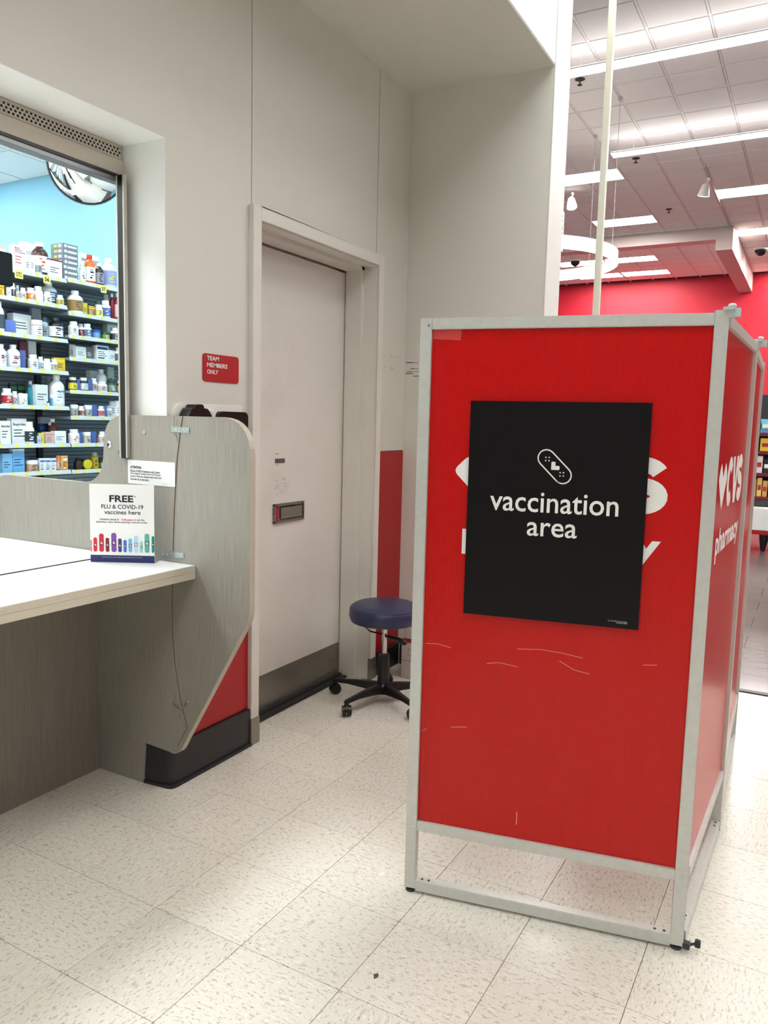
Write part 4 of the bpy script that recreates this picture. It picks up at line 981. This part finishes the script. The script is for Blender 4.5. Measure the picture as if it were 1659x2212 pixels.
        if txt:
            Fq = frame((-w*.42, -d/2-.0012, h*.70), (1, 0, 0), (0, 0, 1)); q = MB(); text(q, txt, Fq, 0, 0, w*.84, h*.13 if '\n' not in txt else h*.22, 0, .02); P('lettering', q, cm(tcol or Bk), smooth=False)
    elif kind == 'bin':
        q = MB(); q.box(-w/2, w/2, -.002, .12, 0, h); P('blue_panel', q, cm(body, .3), .001)
    elif kind == 'lid':
        q = MB(); q.lathe([(0, -r*1.2), (r*.8, -r*1.2), (r*.96, -r*.6), (r*.96, r*.5), (0, r*.5)], (0, r*1.4, r), 22, 'y'); P('body', q, cm(body))
        q = MB(); q.lathe([(0, -r*.3), (r*.9, -r*.3), (r, -r*.2), (r, r*.2), (0, r*.2)], (0, r*.3, r), 22, 'y'); P('cap', q, cm(cap))
    return t
# top shelf
item('T', -6, 20, 532, 'box', Pk, None, Wt, 'pinkish tilted carton behind the black monitor', .10, .4)
item('T', 30, 60, 533, 'box', Wt, None, None, 'white carton with red print and a green band', .0, .15, 'MAJOR\nFERROUS\nGLUCONATE', Rd)
item('T', 52, 82, 527, 'box', (236, 238, 240), None, None, 'large plain white carton at the back', .16)
item('T', 60, 70, 552, 'box', Wt, None, None, 'narrow white carton beside the red-printed one', .02)
item('T', 71, 80, 553, 'box', Wt, None, Wt, 'thin white carton leaning by the brown bottle', .0)
item('T', 76, 108, 525, 'jug', (66, 36, 28), Wt, Wt, 'large brown bottle with white cap', .04, 0, None, (200, 80, 40))
item('T', 82, 95, 561, 'pill', Wt, Wt, Gy, 'small white bottle in front of the large brown one', -.01)
bt = 530
names7 = ['topmost', 'second from top', 'third from top', 'fourth from top', 'fifth from top', 'sixth from top', 'lowest']
zt = pt(150, 531, 1, YS+.11).z; zb_ = 2.3168; hh = (zt-zb_)/7
for k in range(7):
    it = item('T', 128, 170, 531, 'box', (150, 158, 160), None, Wt, 'grey printed carton, %s of the stack of seven,' % names7[k], .02, 0, None, None, 0)
    it.location.z = 2.3168+hh*(6-k); 
    for c_ in it.children: c_.scale = (1, 1, 1)
    for c_ in list(it.children): bpy.data.objects.remove(c_)
    dj = random.uniform(-.004, .004); w_ = .135
    q = MB(); q.box(-.06+dj, .066+dj, -.02, .11, 0, hh-.0008); put('carton_body', mesh(q, 'carton_body', .001), cm((122, 132, 138), .5), it); it.location.x = 3.892
    q = MB(); q.box(-.05+dj, -.03+dj, -.0207, -.02, hh*.25, hh*.75); q.box(-.022+dj, .056+dj, -.0207, -.02, hh*.3, hh*.65); q.box(-.0607+dj, -.06+dj, .0, .03, hh*.25, hh*.75); put('printed_panel', mesh(q, 'p'), white, it)
    q = MB(); q.box(-.0608+dj, -.06+dj, .045, .075, hh*.3, hh*.7); put('yellow_sticker', mesh(q, 'p'), yel, it)
item('T', 115, 144, 565, 'box', Wt, Dr, None, 'white carton with dark red top before the grey stack', 0, 0, None, None)
item('T', 176, 188, 565, 'pill', (206, 216, 206), (210, 220, 210), Wt, 'pale green bottle beside the grey stack', .03)
item('T', 177, 192, 549, 'box', Wt, None, Gy, 'white carton behind the orange bottle', .16)
item('T', 198, 215, 555, 'box', Wt, None, Gy, 'white carton behind the dark bottle', .16)
item('T', 187, 208, 552, 'jug', Or, (200, 40, 24), Wt, 'orange bottle with a red neck and white label', .02)
item('T', 209, 226, 570, 'jug', (50, 34, 34), Wt, (150, 150, 158), 'dark bottle with a white cap and grey label', .02)
item('T', 224, 252, 560, 'jug', (214, 222, 222), Wt, (140, 160, 210), 'big white jug with a blue and yellow label', .02, 0, None, Ye)
# second shelf left
item('L2', 0, 13, 617, 'box', Ye, None, Or, 'yellow carton at the left picture edge')
item('L2', 20, 28, 622, 'box', Wt, None, None, 'small white carton right of the yellow one')
item('L2', 27, 38, 613, 'pill', Wt, Wt, Bk, 'white bottle with a black label')
item('L2', 38, 47, 618, 'pill', Gy, (190, 200, 204), Wt, 'small grey bottle behind the black-labelled one', .03)
item('L2', 48, 61, 623, 'pill', Wt, Wt, Cr, 'short white bottle with a cream label')
item('L2', 61, 79, 623, 'pill', Wt, Wt, (220, 140, 60), 'white bottle with an orange label')
item('L2', 77, 96, 620, 'pill', Wt, Wt, None, 'plain white bottle')
item('L2', 99, 131, 607, 'jug', Wt, Wt, (50, 84, 140), 'large white bottle with a dark blue label', .05)
item('L2', 97, 114, 631, 'pill', Wt, Wt, (220, 220, 214), 'small white bottle before the large blue-labelled one', -.008)
item('L2', 135, 149, 640, 'pill', Wt, Wt, (200, 190, 90), 'small white bottle with a yellow and blue label', 0, 0, None, Nv)
item('R2', 150, 180, 629, 'jug', Wt, Wt, (150, 122, 70), 'large white bottle with a tan and blue label', .0, 0, None, Bk)
item('R2', 180, 190, 655, 'box', (200, 186, 60), None, None, 'narrow yellow carton')
item('R2', 191, 205, 662, 'box', (150, 110, 60), (206, 196, 80), Ye, 'small brown and yellow carton')
item('R2', 207, 223, 659, 'pill', Wt, Wt, (220, 224, 120), 'white bottle with a pale yellow label')
item('R2', 208, 222, 651, 'pill', (190, 198, 200), (150, 160, 166), None, 'greyish bottle behind the yellow-labelled one', .09)
item('R2', 221, 239, 650, 'pill', Wt, Wt, (74, 104, 170), 'white bottle with a blue label')
item('R2', 226, 237, 637, 'pill', (220, 224, 226), Wt, None, 'clear bottle with a white cap at the back', .10)
item('R2', 239, 249, 635, 'jug', Dr, Wt, None, 'dark red slim bottle with a white cap', .03)
item('R2', 250, 260, 634, 'jug', (140, 30, 44), Wt, Pk, 'dark red pink-labelled bottle beside the window rail', .01)
# third
item('L3', -6, 12, 652, 'jug', Wt, Wt, (60, 70, 90), 'large white dark-labelled bottle at the left edge', .0, 0, None, Gr)
item('L3', 14, 37, 692, 'bin', (100, 124, 200), None, None, 'pale blue plastic divider in front of the white carton', -.004)
item('L3', 24, 66, 676, 'box', Wt, (54, 34, 96), None, 'white carton with a violet top', .06, .1, None, Bk)
item('L3', 69, 89, 666, 'box', (150, 158, 162), None, None, 'grey leaflet carton standing behind the orange bottle', .14)
item('L3', 71, 93, 692, 'jar', (230, 130, 30), Wt, Wt, 'orange prescription vial with a white lid')
item('L3', 91, 106, 686, 'pill', (170, 186, 200), (60, 84, 110), Gy, 'bluish white bottle beside the orange vial', .05)
item('L3', 108, 136, 687, 'jug', (18, 22, 24), (24, 60, 50), Wt, 'black bottle with a dark green cap and white label', .0, 0, 'Fish')
item('L3', 137, 148, 700, 'box', (40, 70, 150), None, None, 'small blue carton beside the black bottle', .02)
item('R3', 151, 170, 695, 'pill', Wt, Wt, (226, 226, 226), 'white bottle, leftmost')
item('R3', 170, 182, 700, 'pill', Wt, (206, 212, 214), (120, 30, 36), 'narrow white bottle with a dark red label', .03)
item('R3', 182, 198, 700, 'pill', Wt, Wt, (90, 110, 140), 'white bottle with a slate label')
item('R3', 199, 217, 713, 'jar', (110, 160, 210), (34, 80, 170), None, 'squat jar with a blue lid')
item('R3', 219, 237, 718, 'jar', (70, 110, 60), (30, 80, 50), (120, 150, 60), 'squat jar with a green lid')
item('R3', 240, 257, 709, 'pill', Wt, Wt, (60, 60, 66), 'white bottle with a dark label by the window rail')
item('R3', 228, 256, 700, 'box', Wt, None, None, 'white carton lying behind the dark-labelled bottle', .12)
# fourth
item('L4', -6, 14, 744, 'jug', Wt, Wt, (226, 228, 230), 'big white fish oil bottle at the left edge', .0, 0, 'Fish Oil', (130, 30, 70))
item('L4', 15, 43, 745, 'jug', Wt, Wt, (230, 232, 234), 'big white fish oil bottle, the right one of two', .0, 0, 'Fish Oil', (130, 30, 70))
item('L4', 46, 56, 757, 'bin', Bl, None, None, 'upright blue plastic divider')
item('L4', 42, 60, 738, 'box', (120, 36, 48), None, None, 'dark red carton behind the blue divider', .14)
item('L4', 58, 77, 737, 'box', Wt, None, None, 'white carton standing on the dark red one', .15)
item('L4', 61, 82, 766, 'pill', Wt, Wt, (222, 226, 228), 'white bottle in front of the dark red carton')
item('L4', 82, 94, 771, 'pill', Wt, Wt, (180, 190, 200), 'white bottle with a grey-blue label', .02)
item('L4', 94, 110, 775, 'pill', Wt, Wt, None, 'short white bottle with a red spot', 0, 0, None, Rd)
item('L4', 110, 124, 776, 'pill', Wt, Wt, (190, 180, 160), 'short white bottle beside the yellow carton')
item('L4', 125, 147, 774, 'box', (206, 176, 40), None, Ye, 'yellow carton at the right end', .0, -.2)
item('R4', 151, 162, 744, 'box', (168, 176, 172), None, None, 'grey open carton', .06, -.3)
item('R4', 160, 184, 749, 'box', Wt, None, None, 'white carton with small print leaning in the middle', .02, .1)
item('R4', 186, 199, 750, 'box', (90, 96, 100), None, None, 'dark grey carton', .03)
item('R4', 196, 206, 752, 'box', (30, 50, 110), None, None, 'navy carton at the back', .12)
item('R4', 205, 231, 745, 'box', Wt, (40, 60, 110), (40, 60, 110), 'white and blue striped carton')
item('R4', 232, 249, 757, 'box', Wt, None, None, 'plain white carton right of the striped one', .01, .2)
item('R4', 250, 262, 751, 'pill', Wt, Wt, (80, 96, 120), 'white bottle with a blue label by the window rail')
# fifth
item('L5', 2, 24, 839, 'pill', Wt, Wt, (180, 34, 44), 'white bottle with a red label', 0, 0, None, Wt)
item('L5', 18, 34, 828, 'box', (24, 40, 60), None, Gr, 'dark blue carton with a green mark, left of two', .12)
item('L5', 35, 51, 828, 'box', (20, 50, 50), None, Gr, 'dark teal carton with a green mark, right of two', .12)
item('L5', 24, 36, 845, 'pill', Wt, Wt, (190, 200, 200), 'small white bottle right of the red-labelled one', .02)
item('L5', 37, 57, 850, 'jar', Wt, Wt, (226, 226, 220), 'white jar with a flat lid')
item('L5', 57, 72, 823, 'jug', Te, (190, 210, 214), None, 'teal bottle', .05)
item('L5', 70, 99, 831, 'box', (220, 226, 228), None, None, 'white carton with grey print', .0, .1)
item('L5', 98, 114, 813, 'jug', (150, 158, 164), (170, 178, 184), (170, 50, 56), 'grey bottle with a red label at the back', .14)
item('L5', 106, 115, 852, 'jar', (80, 160, 210), Wt, None, 'small blue jar', .03)
item('L5', 117, 146, 811, 'jug', Wt, Wt, (230, 232, 232), 'tall white bottle, thin blue stripe,', .0, 0, 'Ibuprofen', (60, 150, 190))
item('L5', 100, 105, 867, 'jar', (230, 232, 232), (40, 40, 44), None, 'tiny bottle with a black cap', -.006)
item('R5', 148, 165, 815, 'pill', Bk, Wt, (224, 206, 50), 'black bottle with a yellow label')
item('R5', 165, 172, 819, 'bin', Bl, None, None, 'blue plastic divider, left one')
item('R5', 171, 188, 816, 'pill', (30, 40, 70), Wt, (220, 222, 226), 'dark blue bottle with a white cap')
item('R5', 189, 199, 820, 'bin', Bl, None, None, 'blue plastic divider, right one')
item('R5', 196, 208, 817, 'pill', Wt, Wt, (200, 180, 170), 'white bottle behind the right blue divider', .03)
item('R5', 188, 211, 801, 'box', (226, 230, 226), None, None, 'white carton with black print behind the bottles', .16, .2)
item('R5', 207, 228, 798, 'jug', Wt, Wt, None, 'large plain white bottle', .07)
item('R5', 210, 229, 824, 'pill', Wt, Wt, (220, 200, 200), 'white bottle in front of the large plain one', -.006)
item('R5', 231, 248, 820, 'pill', (46, 84, 70), (28, 60, 48), (120, 140, 130), 'green bottle')
item('R5', 230, 244, 793, 'box', (196, 204, 190), None, None, 'pale green carton at the back', .16)
item('R5', 253, 262, 822, 'pill', (60, 50, 30), Wt, Ye, 'black and yellow bottle at the window rail')
# sixth right
item('R6', 151, 166, 874, 'jar', (196, 200, 196), Wt, (160, 166, 166), 'grey jar with a white lid')
item('R6', 166, 180, 877, 'pill', Wt, Wt, (120, 70, 50), 'white bottle with a brown label')
item('R6', 165, 178, 871, 'jar', (50, 40, 36), (30, 24, 22), None, 'dark jar at the back', .12)
item('R6', 180, 196, 875, 'jar', Wt, Wt, (170, 176, 178), 'white jar with a grey label')
item('R6', 197, 208, 874, 'bin', Bl, None, None, 'blue plastic divider, left one')
item('R6', 209, 223, 877, 'pill', Wt, Wt, (190, 120, 130), 'white bottle with a pink label')
item('R6', 222, 228, 876, 'bin', Bl, None, None, 'blue plastic divider, right one', .0)
item('R6', 227, 239, 876, 'pill', Wt, (190, 204, 216), (190, 200, 210), 'pale blue and white bottle', .02)
item('R6', 236, 247, 867, 'box', (206, 214, 216), None, None, 'grey ribbed carton', .02, .2)
item('R6', 248, 262, 866, 'box', Wt, None, None, 'white carton with a black cross print')
# sixth left / seventh right (one level)
item('L6', -6, 16, 909, 'box', Wt, None, None, 'white carton with a red stroke, leftmost,', .0, 0, 'Ibuprofen', Bk)
item('L6', 16, 50, 904, 'box', (232, 234, 236), None, None, 'larger white carton with a dark stroke', .01, .05, 'Ibuprofen', Bk)
item('L6', 50, 69, 911, 'pill', Wt, Wt, (30, 44, 50), 'white bottle with a dark label')
item('L6', 69, 75, 931, 'bin', (30, 32, 38), None, None, 'black upright divider')
item('L6', 75, 83, 941, 'box', (190, 194, 230), None, None, 'tiny lilac carton')
item('L6', 79, 90, 935, 'box', (214, 214, 60), None, None, 'small bright yellow carton')
item('L6', 79, 103, 915, 'box', (30, 50, 110), None, (60, 90, 150), 'dark blue carton at the back', .14)
item('L6', 93, 113, 901, 'box', (170, 176, 180), None, None, 'grey carton standing at the back', .18)
item('L6', 98, 110, 912, 'jug', (70, 34, 26), (200, 206, 208), None, 'small amber bottle', .10)
item('L6', 118, 138, 905, 'jug', (104, 40, 28), Wt, None, 'tall amber bottle with a white cap', .09)
item('L6', 90, 111, 933, 'box', Pk, None, (200, 150, 140), 'pink carton', -.002, .1)
item('L6', 111, 137, 931, 'box', Wt, None, None, 'wide white carton in front of the amber bottles', -.002, .05)
item('R7', 146, 167, 927, 'pill', Wt, Wt, (232, 226, 226), 'white bottle with red print', 0, 0, None, Rd)
item('R7', 168, 175, 932, 'bin', Bl, None, None, 'blue plastic divider, left one')
item('R7', 175, 192, 933, 'jar', (190, 184, 176), Wt, (200, 196, 186), 'beige jar with a white lid')
item('R7', 194, 205, 932, 'bin', Bl, None, None, 'blue plastic divider, right one')
item('R7', 206, 216, 940, 'jar', (180, 180, 180), Gy, Cr, 'small grey jar', .03)
item('R7', 211, 224, 932, 'pill', Wt, Wt, Pk, 'white bottle beside the divider panel edge')
# lowest
item('L7', -4, 18, 980, 'box', Sk, None, None, 'blue clear-fronted pack at the left edge', .0, 0)
item('L7', 18, 44, 970, 'box', (110, 170, 220), Wt, None, 'light blue pack with a white top', .0, 0, None, Nv)
item('L7', 50, 75, 994, 'jar', (206, 206, 204), Wt, (190, 160, 130), 'jar with a white lid and striped label')
item('L7', 60, 80, 990, 'box', (70, 90, 130), None, Wt, 'blue carton behind the striped jar', .10)
item('L7', 79, 91, 990, 'box', Wt, None, (90, 110, 180), 'white and blue carton, left of three alike', 0, 0, None, Nv)
item('L7', 91, 103, 990, 'box', Wt, None, (90, 110, 180), 'white and blue carton, middle of three alike', 0, 0, None, Nv)
item('L7', 104, 115, 990, 'box', Wt, None, (90, 110, 180), 'white and blue carton, right of three alike', 0, 0, None, Nv)
item('L7', 116, 127, 984, 'pill', (196, 120, 80), (214, 120, 60), (214, 170, 140), 'orange-brown bottle')
item('L7', 129, 140, 986, 'box', (232, 150, 40), None, Wt, 'orange carton')
item('L7', 139, 153, 984, 'box', (220, 214, 190), None, Ye, 'white carton with a silhouette print')
item('R8', 156, 172, 989, 'jug', (38, 28, 22), (28, 22, 20), None, 'dark round bottle lying at the left', .03)
item('R8', 178, 196, 993, 'lid', (60, 50, 20), (224, 206, 30), None, 'jar lying down with its yellow cap facing out')
item('R8', 192, 208, 977, 'pill', (200, 170, 50), (170, 176, 170), (210, 180, 40), 'yellow bottle marked C', .05, 0, 'C')
item('R8', 208, 221, 990, 'pill', (40, 44, 30), (50, 56, 40), (80, 90, 50), 'dark olive bottle', .04)

# black monitor in front of the shelves at the left edge, on its arm
a = pt(0, 541, 1, 3.8); mx1 = 2.742
t = tag(empty('monitor', (mx1-.22, 3.83, 1.0)), 'back of a black monitor at the left edge in front of the medicine shelves', 'monitor')
q = MB(); q.box(mx1-.44, mx1, 3.80, 3.835, 2.035, 2.205); obj('screen_back', q, mat('monitor_black', (8, 14, 18), .5, spec=.2), t, bev=.005)
q = MB(); q.tube([(mx1-.24, 3.85, PZ-.006), (mx1-.24, 3.85, 2.12)], .02, 10); q.box(mx1-.28, mx1-.2, 3.834, 3.87, 2.08, 2.16); obj('ceiling_arm', q, blackp, t)

# convex mirror in the pharmacy
mc = CAM+(fwd+cr*(187-829.5)/FPX-cu*(357-1106)/FPX)*4.45
t = tag(empty('convex_mirror', tuple(mc)), 'round convex security mirror under the pharmacy ceiling behind the window head', 'mirror')
nrm = (CAM-mc).normalized(); nrm = (nrm+Vector((-.12, -.05, -.12))).normalized()
rm = .215; bx = nrm.cross(Vector((0, 0, 1))).normalized(); by = nrm.cross(bx)
def dome(prof, seg=40):
    q = MB(); v = []; n = len(prof)
    for k in range(seg):
        a = 2*math.pi*k/seg; dd = bx*math.cos(a)+by*math.sin(a)
        for r_, h_ in prof: v.append(tuple(mc+dd*r_+nrm*h_))
    q.add(v, [(k*n+i, ((k+1) % seg)*n+i, ((k+1) % seg)*n+i+1, k*n+i+1) for k in range(seg) for i in range(n-1)]); return q
q = dome([(rm*math.sin(a)/math.sin(.75)*.97, .08*(math.cos(a)-math.cos(.75))/(1-math.cos(.75))) for a in [.75-.75*i/12 for i in range(13)]]); obj('mirror_face', q, mirrorm, t, smooth=True)
q = dome([(rm*.965, -.012), (rm, -.012), (rm, .006), (rm*.965, .006)]); obj('rim', q, mat('mirror_rim', (60, 60, 62), .4), t, smooth=True)
q = dome([(0.0001, -.012), (rm*.97, -.012)]); obj('back_plate', q, dark, t)
q = MB(); q.tube([tuple(mc-nrm*.012), tuple(mc-nrm*.06+Vector((0, 0, .02))), (mc.x-nrm.x*.06, mc.y-nrm.y*.06, PZ-.005)], .01, 8); obj('mount_arm', q, dark, t)
# shelving the mirror looks at, inside the pharmacy
U3 = unit(-.6, .7, [2.1, 1.8, 1.5, 1.2, .9], 'grey medicine shelving deeper in the pharmacy, seen only in the mirror', YS, False)
U4 = unit(.72, 1.9, [2.1, 1.8, 1.5, 1.2, .9], 'second grey shelving deeper in the pharmacy, seen only in the mirror', YS, False)
for ux in (-.5, .8):
    for z in (1.504, 1.804, 1.204):
        q = MB(); x = ux
        while x < ux+1.05: h = random.uniform(.1, .2); q.lathe([(0, 0), (.04, 0), (.04, h*.7), (.025, h*.8), (.025, h), (0, h)], (x, YS+.07, z), 10); x += .11
        o = obj('bottle_row', q, white, (U3, U4)[ux > 0], smooth=True); o['kind'] = 'stuff'

# small litter on the floor
q = MB(); p = pt(812, 2110, 2, 0); q.add([(p.x-.01, p.y, .0005), (p.x+.004, p.y-.006, .004), (p.x+.012, p.y+.002, .001), (p.x+.002, p.y+.008, .003)], [(0, 1, 2), (0, 2, 3), (0, 3, 1), (1, 3, 2)])
tag(obj('debris', q, mat('brown_bit', (90, 70, 50), .8)), 'tiny brown scrap on the cream tiles in the foreground', 'scrap')
